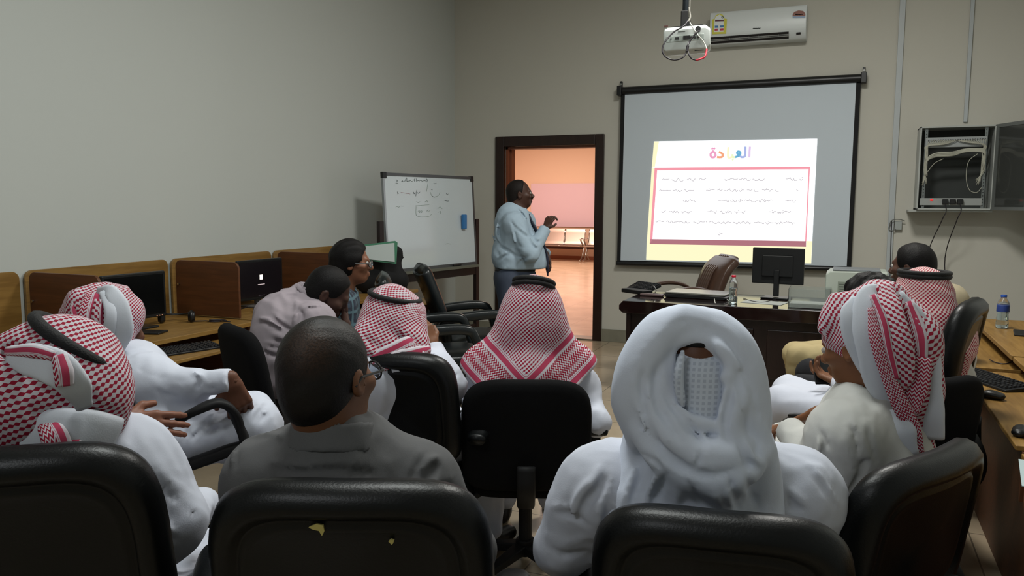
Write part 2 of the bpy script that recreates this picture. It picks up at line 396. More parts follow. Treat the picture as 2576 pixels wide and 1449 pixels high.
def relax(P, Q, it=2, lam=.5):
    e = np.vstack([Q[:, [0, 1]], Q[:, [1, 2]], Q[:, [2, 3]], Q[:, [3, 0]]]); n = len(P); deg = np.bincount(e[:, 0], minlength=n)+np.bincount(e[:, 1], minlength=n)
    for _ in range(it):
        S = np.zeros_like(P)
        for i in range(3): S[:, i] = np.bincount(e[:, 0], P[e[:, 1], i], n)+np.bincount(e[:, 1], P[e[:, 0], i], n)
        P = P+lam*(S/np.maximum(deg, 1)[:, None]-P)
    return P
def sdf_obj(name, fields, mat, parent, uvf=None, it=2):
    Ps, Qs = [], []; off = 0
    for f in (fields if isinstance(fields, list) else [fields]):
        P, Q = f.mesh(); P = relax(P, Q, it); Ps.append(P); Qs.append(Q+off); off += len(P)
    P = np.vstack(Ps); Q = np.vstack(Qs)
    me = bpy.data.meshes.new(name); me.vertices.add(len(P)); me.loops.add(len(Q)*4); me.polygons.add(len(Q))
    me.vertices.foreach_set('co', P.astype(np.float32).ravel()); me.loops.foreach_set('vertex_index', Q.astype(np.int32).ravel())
    me.polygons.foreach_set('loop_start', np.arange(len(Q), dtype=np.int32)*4); me.update(calc_edges=True)
    if uvf: a, b = uvf(P); setuv(me, a, b)
    return link(name, me, mat, parent, True, True)
def folds(seed, amp, freq, direc=(0, 0, 1), aniso=.25):
    """soft ridged cloth folds running roughly along direc"""
    r = np.random.RandomState(seed); d = unit(direc); a = unit(np.cross(d, [.3, .9, .2])); b = np.cross(d, a); W = []
    for i in range(4):
        th = r.uniform(0, PI); kk = (a*math.cos(th)+b*math.sin(th))*freq*r.uniform(.6, 1.4)+d*freq*aniso*r.uniform(-1, 1)
        W.append((kk, r.uniform(0, 6.3), r.normal(size=3)*freq*.35, r.uniform(0, 6.3)))
    def f(P):
        o = 0
        for kk, ph, q, p2 in W: o = o+(np.abs(np.sin(P@kk+ph+1.2*np.sin(P@q+p2)))**.75-.66)*(.55+.6*np.sin(P@q*.7+ph*2))
        return o*amp
    return f
# ------------------------------------------------------------------ the room
XL, XR, YF, YB, ZC = -4.35, 1.62, 8.641, -3.2, 4.2
wallm = mat('wall_paint', (192, 190, 180), .75, spec=.2, bump=.05, bscale=40)
wallm2 = mat('wall_paint_side', (190, 194, 190), .75, spec=.2, bump=.05, bscale=40)
floorm = None
def tile_mat(name, base, grout, pitch, rough, ox=0, oy=0, spec=.5):
    m = bpy.data.materials.new(name); m.use_nodes = True; nt = m.node_tree; b = nt.nodes['Principled BSDF']; X.nt = nt
    tc = nt.nodes.new('ShaderNodeTexCoord'); sp = nt.nodes.new('ShaderNodeSeparateXYZ'); nt.links.new(tc.outputs['Object'], sp.inputs[0])
    u, v = X(sp.outputs[0]), X(sp.outputs[1])
    g = ((u+ox+50*pitch)/pitch).frac().lt(.012).mx(((v+oy+50*pitch)/pitch).frac().lt(.012))
    n = nt.nodes.new('ShaderNodeTexNoise'); n.inputs['Scale'].default_value = 3; n.inputs['Detail'].default_value = 5; nt.links.new(tc.outputs['Object'], n.inputs[0])
    r = nt.nodes.new('ShaderNodeValToRGB'); nt.links.new(n.outputs['Fac'], r.inputs[0]); c = s2l(base)
    r.color_ramp.elements[0].position = .3; r.color_ramp.elements[1].position = .7
    r.color_ramp.elements[0].color = (*[x*.85 for x in c], 1); r.color_ramp.elements[1].color = (*[min(1, x*1.1) for x in c], 1)
    mix = nt.nodes.new('ShaderNodeMix'); mix.data_type = 'RGBA'; nt.links.new(g.o, mix.inputs[0]); nt.links.new(r.outputs[0], mix.inputs[6]); mix.inputs[7].default_value = (*s2l(grout), 1)
    nt.links.new(mix.outputs[2], b.inputs['Base Color']); b.inputs['Roughness'].default_value = rough; b.inputs['Specular IOR Level'].default_value = spec
    return m
floorm = tile_mat('floor_tile', (172, 156, 132), (110, 100, 85), .6, .16)
def struct(name, mb, m, **k): return tag(mb.build(name, m, **k), kind='structure')
struct('floor', MB().box((XL-.2, YB-.2, -.12), (XR+.2, YF+.25, 0)), floorm)
struct('ceiling', MB().box((XL-.2, YB-.2, ZC), (XR+.2, YF+.2, ZC+.1)), mat('ceiling_paint', (205, 205, 198), .9))
struct('wall_left', MB().box((XL-.2, YB-.2, 0), (XL, YF+.2, ZC)), wallm2)
struct('wall_right', MB().box((XR, YB-.2, 0), (XR+.2, YF+.2, ZC)), wallm2)
struct('wall_back', MB().box((XL, YB-.2, 0), (XR, YB, ZC)), wallm2)
DX0, DX1, DZ = -3.70, -2.60, 2.20      # door opening
fw = MB().box((XL, YF, 0), (DX0, YF+.2, ZC)).box((DX1, YF, 0), (XR, YF+.2, ZC)).box((DX0, YF, DZ), (DX1, YF+.2, ZC))
struct('wall_front', fw, wallm)
dwood = mat('dark_door_wood', (38, 22, 16), .35, spec=.5, noise=.3, nscale=3, stretch=(6, 6, 1))
dr = MB()
for x0, x1 in ((DX0-.11, DX0), (DX1, DX1+.10)): dr.box((x0, YF-.035, 0), (x1, YF+.03, DZ+.115))
dr.box((DX0, YF-.035, DZ), (DX1, YF+.03, DZ+.115))
dfr = struct('door_1', dr, dwood, bevel=.006)
jm = mat('door_jamb', (128, 74, 50), .4)
MB().box((DX0, YF+.03, 0), (DX0+.025, YF+.2, DZ)).box((DX0+.025, YF+.10, 0), (DX0+.045, YF+.2, DZ-.025)).box((DX1-.015, YF+.03, 0), (DX1, YF+.2, DZ)).box((DX0, YF+.03, DZ-.025), (DX1, YF+.2, DZ)).build('jamb', jm, dfr)
MB().box((DX0-.02, YF-.02, 0), (DX1+.02, YF+.2, .014)).build('threshold', mat('grey_stone', (105, 98, 84), .3), dfr)
bsm = mat('stone_skirting', (126, 124, 110), .3, noise=.1)
for nm, a, b in (('baseboard_front', (DX1+.10, YF-.02, 0), (XR, YF, .14)), ('baseboard_front', (XL, YF-.02, 0), (DX0-.11, YF, .14)), ('baseboard_left', (XL, YB, 0), (XL+.02, YF-.02, .14)), ('baseboard_right', (XR-.02, YB, 0), (XR, YF-.02, .14)), ('baseboard_back', (XL+.02, YB, 0), (XR-.02, YB+.02, .14))):
    struct(nm, MB().box(a, b), bsm, bevel=.003)
# the corridor beyond the door
CYW = 21.1
struct('floor', MB().box((-11.5, YF+.25, -.12), (1.5, CYW+.2, 0)), tile_mat('corridor_tile', (226, 196, 168), (200, 168, 145), .6, .22, .2, .1))
cw = mat('corridor_paint', (230, 200, 178), .7)
struct('wall_corridor', MB().box((-11.5, CYW, 0), (1.5, CYW+.2, 3.7)), cw)
struct('wall_corridor', MB().box((-11.7, YF+.2, 0), (-11.5, CYW+.2, 3.7)), cw)
struct('wall_corridor', MB().box((1.5, YF+.2, 0), (1.7, CYW+.2, 3.7)), cw)
struct('ceiling', MB().box((-11.7, YF+.2, 3.7), (1.7, CYW+.2, 3.8)), mat('ceiling_paint', (205, 205, 198)))
struct('baseboard_corridor', MB().box((-11.5, CYW-.02, 0), (1.5, CYW, .1)), mat('corridor_skirting', (165, 105, 80), .4))
# a pale lilac panel on the corridor wall, as wide as the photo shows it
pa, pb = ony(1337, 462, CYW), ony(1530, 572, CYW)
tag(MB().box((pa[0], CYW-.04, pb[2]), (pb[0], CYW, pa[2])).build('wall_board', mat('lilac_board', (222, 196, 212), .7), bevel=.004), 'pale lilac board on the corridor wall seen through the doorway', 'wall board')
# cable trunking on the front wall
tr = mat('trunking_plastic', (176, 182, 184), .4)
for xa, xb, z0, z1, lab in ((2264, 2279, .35, ZC, 'long white cable trunking running down the wall left of the network cabinet'), (2442, 2452, 2.32, ZC, 'narrow white cable trunking above the network cabinet')):
    p, q = ony(xa, 0, YF), ony(xb, 0, YF)
    tag(MB().box((p[0], YF-.03, z0), (q[0], YF, z1)).build('cable_trunking', tr, bevel=.003), lab, 'cable trunking', 'trunking on the front wall')

# ------------------------------------------------------------------ projection screen
blk = mat('black_plastic', (22, 23, 24), .38)
blkm = mat('matt_black', (17, 17, 18), .7)
chrome = mat('chrome', (200, 200, 200), .15, metal=1)
YS = YF-.07
def S(px, py, y=YS): return ony(px, py, y)
ps = empty('projection_screen', (-1.12, YS, 1.8), 0, 'large wall-hung projection screen with black border showing a bright slide', 'projection screen')
q0, q1, q2, q3 = S(1558, 228), S(2168, 195), S(2140, 678), S(1552, 664)
roll = MB().cyl(S(1566, 229), S(2166, 197), .042, n=20); roll.build('roller_housing', blk, ps, smooth=False, world=True, bevel=.004)
for (px, py), sgn in (((1560, 229), -1), ((2173, 196), 1)):
    c = S(px, py); e = MB().obox(c, (.025, 0, 0), (0, .05, 0), (0, 0, .052)); e.box((c[0]-.012, YF-.035, c[2]+.03), (c[0]+.012, YF, c[2]+.11)); bo = e.build('end_bracket', blk, ps, bevel=.006, world=True)
    MB().cyl((c[0], YF-.036, c[2]+.075), (c[0], YF-.044, c[2]+.075), .011).build('screw', chrome, bo, world=True)
def flat(name, pts, m, par, y, th=.002): # slab with the traced outline on a plane of constant y
    P = [ony(a, b, y) for a, b in pts]; n = len(P); vs = [tuple(p) for p in P]+[(p[0], p[1]+th, p[2]) for p in P]
    return MB().add(vs, [tuple(range(n)), tuple(range(2*n-1, n-1, -1))]+[(i, i+n, (i+1) % n+n, (i+1) % n) for i in range(n)]).build(name, m, par, world=True)
flat('border', [(1562, 236), (2166, 204), (2141, 672), (1552, 658)], mat('screen_border', (14, 14, 16), .8), ps, YS, .004)
fab = flat('fabric', [(1572, 238), (2154, 207), (2130, 670), (1561, 655)], mat('screen_fabric', (196, 206, 214), .8), ps, YS-.004, .003)
bb = MB().cyl(S(1551, 662), S(2141, 677), .024, n=12); bb.build('bottom_bar', blk, ps, world=True, bevel=.003)
# the slide, its projector light put in as glowing colour, traced on the fabric plane
sl = {'w': emitm('slide_white', (255, 255, 255), 1.55), 'c': emitm('slide_cream', (255, 247, 202), 1.04), 'p': emitm('slide_pink', (250, 160, 174), .97), 'm': emitm('slide_mauve', (186, 124, 134), .9), 'k': emitm('slide_text', (205, 200, 205), 1.0), 'y': emitm('slide_yellow', (255, 246, 190), 1.0)}
Z = lambda x, y: (1600+x*.2208, 340+y*.2208)
slide = empty('lit_slide', (-1.1, YS, 1.5)); slide.parent = None
def sf(name, pts, k, lv, par=None): return flat(name, [Z(*p) for p in pts], sl[k] if isinstance(k, str) else k, par, YS-.0062-lv*.0008, .0005)
base = sf('slide_area', [(205, 72), (2065, 42), (1995, 1462), (115, 1420)], 'w', 0, fab)
bpy.data.objects.remove(slide)
def sub(name, pts, k, lv):
    P = [ony(*Z(*p), YS-.0062-lv*.0008) for p in pts]; return P
def part(name, polys, k, lv):
    mb = MB()
    for poly in polys:
        n = len(poly); P = [ony(*Z(*p), YS-.0062-lv*.0008) for p in poly]
        mb.add([tuple(p) for p in P]+[(p[0], p[1]+.0004, p[2]) for p in P], [tuple(range(n)), tuple(range(2*n-1, n-1, -1))]+[(i, i+n, (i+1) % n+n, (i+1) % n) for i in range(n)])
    return mb.build(name, sl[k] if isinstance(k, str) else k, fab, world=True)
part('slide_cream_edge', [[(205, 72), (262, 72), (215, 365), (180, 365)], [(180, 365), (212, 372), (157, 1240), (122, 1240)], [(122, 1238), (1940, 1272), (2003, 1272), (1995, 1462), (115, 1420)], [(1940, 1205), (2008, 1207), (2003, 1274), (1938, 1272)]], 'c', 1)
part('slide_frame', [[(212, 370), (1984, 358), (1983, 388), (211, 402)], [(212, 370), (243, 372), (187, 1185), (157, 1240)], [(1966, 388), (1981, 388), (1941, 1208), (1926, 1208)]], 'p', 2)
part('slide_frame_bottom', [[(160, 1183), (1938, 1207), (1937, 1272), (156, 1240)]], 'm', 2)
def strokes(paths, w, y0, par, name, mk, conv):
    mb = MB()
    for path in paths:
        P = catmull([(a, b) for a, b in path], 5) if len(path) > 2 else np.array(path, float)
        for i in range(len(P)-1):
            a, b = P[i], P[i+1]; d = unit(b-a); nn = np.array([-d[1], d[0]])*w/2; e = d*w*.25
            Q = [conv(*(a-nn-e)), conv(*(b-nn+e)), conv(*(b+nn+e)), conv(*(a+nn-e))]
            mb.add([tuple(q) for q in Q], [(0, 1, 2, 3)])
    return mb.build(name, mk, par, world=True)
cv = lambda lv: (lambda x, y: ony(*Z(x, y), YS-.0062-lv*.0008))
TL = [('alef', (228, 205, 240), [[(1297, 135), (1290, 250)]]), ('lam', (172, 186, 232), [[(1246, 135), (1243, 225), (1232, 246), (1205, 250), (1185, 240)]]),
      ('ain', (110, 178, 215), [[(1185, 243), (1172, 225), (1152, 205), (1160, 188), (1180, 190), (1188, 210), (1165, 238), (1130, 250)]]),
      ('beh', (238, 250, 205), [[(1130, 250), (1105, 250), (1098, 222)], [(1100, 275), (1106, 280)]]), ('alef_joined', (255, 248, 205), [[(1096, 250), (1050, 250), (1052, 140)]]),
      ('dal', (248, 170, 130), [[(950, 190), (985, 215), (985, 242), (960, 252), (928, 250)]]), ('teh', (240, 165, 200), [[(880, 182), (850, 215), (858, 248), (885, 252), (905, 235), (900, 205), (878, 184)], [(868, 150), (873, 155)], [(890, 150), (895, 155)]])]
for nm, col, pa_ in TL: strokes(pa_, 26, 0, fab, 'title_letter', emitm('letter_'+nm, col, 1.0), cv(3))
tx = []; r_ = random.Random(4)
for y0, y1, x0, x1 in ((505, 497, 300, 1880), (628, 622, 265, 1830), (745, 748, 255, 1800), (868, 875, 290, 1760), (985, 1000, 225, 1810), (1125, 1122, 930, 1130)):
    x = x0
    while x < x1:
        L = r_.uniform(40, 150); xe = min(x+L, x1)
        if r_.random() < .78:
            y = y0+(y1-y0)*(x-x0)/(x1-x0); pth = [(x, y)]; xx = x
            while xx < xe: xx += r_.uniform(10, 22); pth.append((xx, y+r_.choice((-9, -4, 0, 0, 4, 13)) if r_.random() < .8 else y+18))
            tx.append(pth)
            if r_.random() < .6: tx.append([(x+L*.4, y-14), (x+L*.4+8, y-14)])
        x = xe+r_.uniform(14, 50)
strokes(tx, 7, 0, fab, 'slide_text', emitm('slide_text_grey', (180, 174, 180), 1.0), cv(3))

# ------------------------------------------------------------------ air conditioner
acm = mat('ac_plastic', (214, 220, 220), .35)
YA = YF-.21
a0 = ony(1786, 34, YA); a1 = ony(2030, 22, YA); a2 = ony(1790, 108, YA)
ax0, ax1, az1 = float(a0[0]), float(a1[0]), float(a0[2]+.01); azb = float(ony(1900, 104, YA)[2])
ac = empty('air_conditioner', ((ax0+ax1)/2, YF, azb), 0, 'white split air conditioner high on the wall beside the projector', 'air conditioner')
prof = [(YF, az1), (YF-.19, az1), (YA, az1-.03), (YA-.005, azb+.105), (YA+.005, azb+.075), (YA+.06, azb+.012), (YA+.09, azb), (YF, azb)]
MB().prism(prof, ax0, ax1, 'x').build('body', acm, ac, world=True, bevel=.008)
vm = mat('vent_dark', (30, 26, 26), .7)
L = ax1-ax0; lx0, lx1 = ax0+.01, ax1-.16
ang = unit((0, .055, -.063)); nrm = unit((0, -.063, -.055))
def acp(x, t): return A_((x, YA+.005, azb+.075))+ang*t+nrm*.001
vent = MB(); vent.add([acp(lx0, .002)+nrm*.002, acp(lx1, .002)+nrm*.002, acp(lx1, .078)+nrm*.002, acp(lx0, .078)+nrm*.002], [(0, 1, 2, 3)]); vo = vent.build('air_outlet', vm, ac, world=True)
lv = MB()
for t in (.03, .045): lv.obox(acp((lx0+lx1)/2, t)+nrm*.006, ((lx1-lx0)/2, 0, 0), ang*.003, nrm*.004)
for i in range(9): lv.obox(acp(lx0+(lx1-lx0)*i/8, .035)+nrm*.004, (.002, 0, 0), ang*.012, nrm*.004)
lv.build('louvre', mat('louvre_grey', (150, 152, 150), .4), vo, world=True)
MB().obox(acp(ax1-.07, .03)+nrm*.003, (.02, 0, 0), ang*.010, nrm*.003).build('display', vm, ac, world=True)
stk = MB(); YK = YA-.007
def K(px, py): return ony(px, py, YK)
Zk = lambda x, y: (1640+x*.16304, y*.16304)
def kf(name, pts, col, lv=0): return flat(name, [Zk(*p) for p in pts], mat('sticker_'+name+str(col[0]), col, .5), ac, YK-.001*lv, .0008)
kf('energy_label', [(930, 300), (965, 290), (985, 240), (1040, 210), (1095, 230), (1120, 285), (1158, 295), (1145, 520), (930, 530)], (205, 200, 70), 0)
kf('energy_label_panel', [(968, 300), (985, 260), (1040, 225), (1090, 250), (1112, 305), (1105, 490), (955, 495)], (225, 230, 230), 1)
kf('energy_label_bar', [(975, 305), (1110, 303), (1110, 325), (975, 330)], (90, 45, 60), 2)
for p in ([(970, 397), (1022, 395), (1022, 428), (970, 430)], [(1050, 395), (1108, 390), (1108, 422), (1050, 426)]): kf('energy_label_block', p, (60, 120, 175), 2)
for p in ([(967, 445), (1017, 440), (1015, 472), (967, 476)], [(1047, 440), (1105, 435), (1105, 468), (1047, 472)]): kf('energy_label_block', p, (190, 50, 75), 2)
kf('round_sticker', [(2170, 230), (2195, 185), (2265, 160), (2335, 170), (2368, 215), (2366, 250), (2170, 252)], (132, 80, 66), 0)
kf('round_sticker_foot', [(2170, 250), (2366, 248), (2364, 280), (2172, 280)], (140, 158, 185), 1)
def kst(paths, w, m_, nm): return strokes(paths, w, 0, ac, nm, m_, lambda x, y: ony(*Zk(x, y), YK-.003))
kst([[(2205, 228), (2225, 220), (2240, 228), (2262, 220), (2285, 228), (2305, 218), (2330, 225)]], 12, mat('sticker_white', (225, 220, 215)), 'sticker_text')
kst([[(1558, 442), (1575, 436), (1590, 441), (1605, 435), (1620, 440), (1640, 434), (1655, 438), (1672, 431)]], 10, mat('logo_grey', (120, 124, 124)), 'maker_mark')
kst([[(1075, 260), (1095, 258), (1100, 275), (1082, 282), (1074, 262)]], 8, mat('label_blue', (70, 110, 160)), 'label_mark')

# ------------------------------------------------------------------ projector hung from the ceiling
TP = 4.95
def PP(x, y, t=TP): return at(1640+x*.16304, y*.16304, t)
pr = empty('projector', PP(520, 640), 0, 'white ceiling-hung projector seen from behind with looping cables', 'projector')
pw = mat('projector_white', (184, 190, 186), .4); pgm = mat('projector_grey', (140, 148, 142), .45)
c0 = PP(545, 665, TP+.13); fr = unit(A_((-.15, .99, 0))); rt = unit(np.cross(fr, (0, 0, 1))); up = A_((0, 0, 1))
tilt = math.radians(2); rt2 = rt*math.cos(tilt)+up*math.sin(tilt); up2 = -rt*math.sin(tilt)+up*math.cos(tilt)
hw, hd, hh = .143, .13, .082
def pj(a, b, c): return c0+rt2*a+fr*b+up2*c
bm_ = MB()
secs = [(-hw, .8), (-hw+.012, 1), (hw-.03, 1), (hw, .72)]
prof2 = [(-hd, hh*.75), (-hd+.02, hh), (hd, hh), (hd, -hh*.6), (-hd+.05, -hh), (-hd+.01, -hh*.72), (-hd, -.01)]
n = len(prof2); vs = []
for a, s_ in secs: vs += [pj(a, b*(.96 if s_ < 1 else 1), c*s_ if s_ < 1 else c) for b, c in prof2]
fs = [tuple(range(n)), tuple(range(4*n-1, 3*n-1, -1))]
for k in range(3): fs += [(k*n+i, (k+1)*n+i, (k+1)*n+(i+1) % n, k*n+(i+1) % n) for i in range(n)]
bm_.add(vs, fs); bm_.build('body', pw, pr, world=True, bevel=.006)
MB().obox(pj(-.01, -hd-.001, .006), rt2*.115, fr*.003, up2*.018).build('connector_panel', pgm, pr, world=True, bevel=.002)
for a, w_ in ((-.058, .012), (.0, .02), (.018, .014), (.05, .009), (.07, .005), (-.095, .003)):
    MB().obox(pj(a, -hd-.005, .006+.002*(w_ > .01)), rt2*w_, fr*.003, up2*(.006 if w_ < .018 else .011)).build('socket', blkm, pr, world=True)
MB().cyl(pj(.07, -hd+.006, .055), pj(.07, -hd-.012, .055), .016, n=20).build('power_inlet', blk, pr, world=True)
MB().obox(pj(.075, -hd+.028, -hh*.80), rt2*.028, fr*.004, up2*.005).build('latch', blkm, pr, world=True)
MB().obox(pj(-.03, -hd-.002, .048), rt2*.022, fr*.002, up2*.002).build('maker_mark', mat('logo_dark', (90, 95, 92)), pr, world=True)
MB().obox(pj(-.125, -hd+.02, hh+.008), rt2*.012, fr*.01, up2*.004).build('foot', mat('foot_brown', (80, 45, 38)), pr, world=True)
MB().obox(pj(0, 0, hh+.012), rt2*.10, fr*.06, up2*.003).obox(pj(.11, 0, hh+.010), rt2*.012, fr*.05, up2*.003).build('mount_plate', blkm, pr, world=True)
top = pj(-.01, 0, hh+.015); br = MB().obox(top+A_((0, 0, .05)), rt*.03, fr*.03, up*.05); br.build('swivel_bracket', blkm, pr, world=True, bevel=.006)
MB().cyl(top+A_((0, 0, .05)), (top[0], top[1], ZC), .022, n=16).build('drop_pole', mat('pole_black', (28, 34, 38), .25), pr, world=True)
MB().cyl((top[0], top[1], ZC), (top[0], top[1], ZC-.015), .07, n=24).build('ceiling_flange', blkm, pr, world=True)
MB().tube(catmull([PP(585, 0, TP-.02)+A_((0, 0, 1.2)), PP(582, 0, TP-.02), PP(570, 120, TP-.02), PP(590, 260, TP-.03), PP(560, 330, TP-.04)], 6), .006).build('pole_cable', mat('cable_grey', (120, 118, 110)), pr, world=True)
kb_ = mat('cable_black', (28, 22, 30), .5); kr_ = mat('cable_red', (190, 40, 58), .5); kw_ = mat('cable_white', (190, 192, 182), .5)
TC = TP-.07
def cab(pts, r, m_, nm='cable'): return MB().tube(catmull([PP(x, y, t) for x, y, t in pts], 6), r).build(nm, m_, pr, smooth=True, world=True)
cab([(555, 320, TC+.03), (480, 410, TC), (330, 500, TC), (200, 650, TC-.02), (160, 790, TC-.03), (230, 890, TC-.03), (350, 925, TC-.03), (470, 890, TC-.03), (530, 810, TC-.02), (548, 760, TC-.02)], .0048, kb_)
cab([(548, 710, TC-.02), (570, 660, TC), (640, 560, TC), (700, 490, TC), (735, 480, TC+.03)], .0048, kb_)
cab([(555, 790, TC-.02), (575, 850, TC-.03), (615, 905, TC-.03), (690, 930, TC-.03)], .0044, kb_)
cab([(680, 930, TC-.03), (750, 910, TC-.03), (810, 880, TC-.03), (835, 820, TC-.02), (845, 760, TC-.01)], .0058, kr_)
cab([(845, 760, TC-.01), (820, 690, TC), (770, 610, TC), (710, 540, TC), (640, 440, TC+.02), (585, 350, TC+.03)], .0036, kw_)
MB().cyl(PP(555, 705, TC-.02), PP(538, 795, TC-.02), .0085, n=12).build('ferrite', kb_, pr, world=True)

# ------------------------------------------------------------------ network cabinet on the wall
YCB = YF-.34
def cbp(px, py, y=YCB): return ony(px, py, y)
e0, e1 = cbp(2316, 319), cbp(2506, 313); e2, e3 = cbp(2303, 526), cbp(2492, 526)
cx0, cx1, cz0, cz1 = float(e0[0]-.0), float((e1[0]+e3[0])/2+.01), float(e3[2]-.01), float(e1[2])
cbm = mat('cabinet_grey_paint', (168, 172, 168), .4); nc = empty('network_cabinet', ((cx0+cx1)/2, YF, cz0), 0, 'open grey wall-mounted network cabinet full of white patch cables', 'network cabinet')
th = .015
MB().box((cx0, YCB, cz0), (cx0+th, YF, cz1)).box((cx1-th, YCB, cz0), (cx1, YF, cz1)).box((cx0, YCB, cz1-th), (cx1, YF, cz1)).box((cx0, YCB, cz0), (cx1, YF, cz0+th)).box((cx0-.06, YCB+.03, cz0-.02), (cx1+.01, YF, cz0)).build('shell', cbm, nc, world=True, bevel=.003)
MB().box((cx0+th, YF-.02, cz0+th), (cx1-th, YF-.012, cz1-th)).build('back_plate', mat('cabinet_inside', (48, 52, 50), .6), nc, world=True)
for x in (cx0+.055, cx1-.075):
    mb = MB().box((x-.012, YCB+.03, cz0+th), (x+.012, YCB+.045, cz1-th))
    rl = mb.build('rack_rail', mat('rail_zinc', (120, 126, 126), .35, metal=.6), nc, world=True)
    mb = MB()
    for i in range(24): zz = cz0+.04+i*(cz1-cz0-.08)/23; mb.box((x-.004, YCB+.028, zz-.004), (x+.004, YCB+.031, zz+.004))
    mb.build('rail_holes', blkm, rl, world=True)
pz = cz1-.145
MB().box((cx0+.05, YCB+.02, pz-.045), (cx1-.07, YCB+.05, pz+.045)).build('patch_panel', mat('panel_grey', (150, 155, 155), .5), nc, world=True, bevel=.002)
mb = MB()
for i in range(24):
    x = cx0+.075+i*(cx1-cx0-.16)/23
    mb.box((x-.005, YCB+.016, pz+.01), (x+.005, YCB+.021, pz+.024))
mb.build('patch_ports', blkm, nc, world=True)
wc = mat('patch_cable', (172, 172, 158), .6)
for i in range(24):
    x = cx0+.075+i*(cx1-cx0-.16)/23; right = i >= 12; xe = (cx1-.09 if right else cx0+.06)
    pts = [(x, YCB+.015, pz+.017), (x, YCB-.005, pz+.012), (x+(xe-x)*.4, YCB-.008, pz-.01-.001*(i % 12)), (xe+.01*math.sin(i), YCB-.002, pz-.035), (xe+.012*math.sin(i*2), YCB+.01, pz-.1), (xe+.012*math.sin(i*3), YCB+.015, pz-.22-.008*(i % 7)), (xe-.02*math.sin(i*3)-(.03 if right else 0), YCB+.02, pz-.33-.012*(i % 6))]
    MB().tube(catmull(pts, 4), .003, n=5).build('patch_cable', wc, nc, world=True, smooth=True)
for k in range(10):
    dz = .004*k; pts = [(cx0+.06+.002*k, YCB+.01, pz-.3), (cx0+.065, YCB, pz-.18+dz*.6), (cx0+.13, YCB-.003*(k % 3), pz-.135+dz), (cx0+.27, YCB-.004*(k % 2), pz-.125+dz), (cx0+.36, YCB-.006, pz-.095+dz*.8), (cx1-.15, YCB-.004, pz-.09+dz*.8), (cx1-.08, YCB, pz-.12+dz), (cx1-.085, YCB+.01, pz-.25)]
    MB().tube(catmull(pts, 5), .0034, n=5).build('bundle_cable', wc, nc, world=True, smooth=True)
for pts in ([(cx0+.2, YCB, pz-.15), (cx0+.13, YCB-.01, pz-.19), (cx0+.075, YCB, pz-.27)], [(cx1-.14, YCB, pz-.11), (cx1-.21, YCB-.02, pz-.18), (cx1-.22, YCB-.02, pz-.32), (cx1-.19, YCB-.02, pz-.43), (cx1-.13, YCB-.01, pz-.455), (cx1-.09, YCB, pz-.41)]):
    MB().tube(catmull(pts, 6), .003, n=6).build('loose_cable', wc, nc, world=True, smooth=True)
sz = cz0+.075
stp = MB().box((cx0+.03, YCB+.015, sz-.033), (cx1-.08, YCB+.06, sz+.033)).build('power_strip', mat('strip_grey', (150, 154, 152), .45), nc, world=True, bevel=.003)
MB().box((cx0+.115, YCB+.01, sz+.008), (cx0+.135, YCB+.016, sz+.022)).build('red_switch', emitm('switch_glow', (255, 40, 40), 1.2), stp, world=True)
for k in range(3):
    x = cx0+.235+.06*k; plg = MB().box((x-.024, YCB-.03, sz-.022), (x+.024, YCB+.015, sz+.024)).build('power_plug', blk, nc, world=True, bevel=.006)
    if k != 1:
        x2 = x-.0+(-.05 if k == 0 else -.02)
        pts = [(x, YCB-.02, sz-.02), (x+.01, YCB-.025, sz-.09), (x-.02, YCB-.02, cz0-.1), (x2-.05, YF-.12, cz0-.45), (x2, YF-.06, cz0-.9), (x2, YF-.03, .4)]
        MB().tube(catmull(pts, 6), .0045, n=6).build('power_cable', kb_, nc, world=True, smooth=True)
# the open glazed door, swung out to the right
dpx = A_((cx1, YCB, 0)); dd = unit((.42, -1, 0))*.55
dd = unit((.30, -.62, 0))*.46
dg = MB(); P0 = dpx; P1 = dpx+dd; nn = unit(np.cross(dd, (0, 0, 1)))*.008
def dbox(s0, s1, z0, z1, k=1): return MB().obox(P0+dd*(s0+s1)/2+A_((0, 0, (z0+z1)/2)), dd*(s1-s0)/2, nn*k, (0, 0, (z1-z0)/2))
do = dbox(0, .08, cz0, cz1); 
for a in ((.92, 1, cz0, cz1), (.08, .92, cz1-.03, cz1), (.08, .92, cz0, cz0+.03)):
    t_ = dbox(*a); do.add(t_.v, t_.f)
do_ = do.build('cabinet_door', mat('cabinet_door_frame', (96, 100, 98), .4), nc, world=True)
dbox(.08, .92, cz0+.03, cz1-.03, .35).build('smoked_pane', mat('smoked_glass', (60, 62, 60), .08, spec=.6), do_, world=True)
MB().obox(P0+dd*.93-nn*2+A_((0, 0, (cz0+cz1)/2-.02)), dd*.02, nn*1.2, (0, 0, .03)).build('lock', chrome, do_, world=True, bevel=.002)
# junction box with a loop of cable beside the cabinet
jp = ony(2260, 567, YF); jb = empty('junction_box', jp, 0, 'small white junction box with looped cable left of and below the network cabinet', 'junction box')
MB().box((jp[0]-.035, YF-.04, jp[2]-.045), (jp[0]+.03, YF, jp[2]+.045)).build('cover', mat('box_white', (160, 166, 164), .4), jb, world=True, bevel=.006)
MB().tube(catmull([ony(2276, 556, YF-.04), ony(2262, 552, YF-.06), ony(2243, 555, YF-.06), ony(2236, 575, YF-.05), ony(2242, 580, YF-.04), ony(2254, 577, YF-.04)], 6), .004).build('cable_loop', mat('loop_grey', (110, 112, 108)), jb, smooth=True, world=True)
MB().tube(catmull([ony(2243, 556, YF-.045), ony(2241, 620, YF-.03), ony(2239, 700, YF-.03), ony(2240, 760, YF-.03)], 5), .004).build('hanging_cable', kb_, jb, smooth=True, world=True)

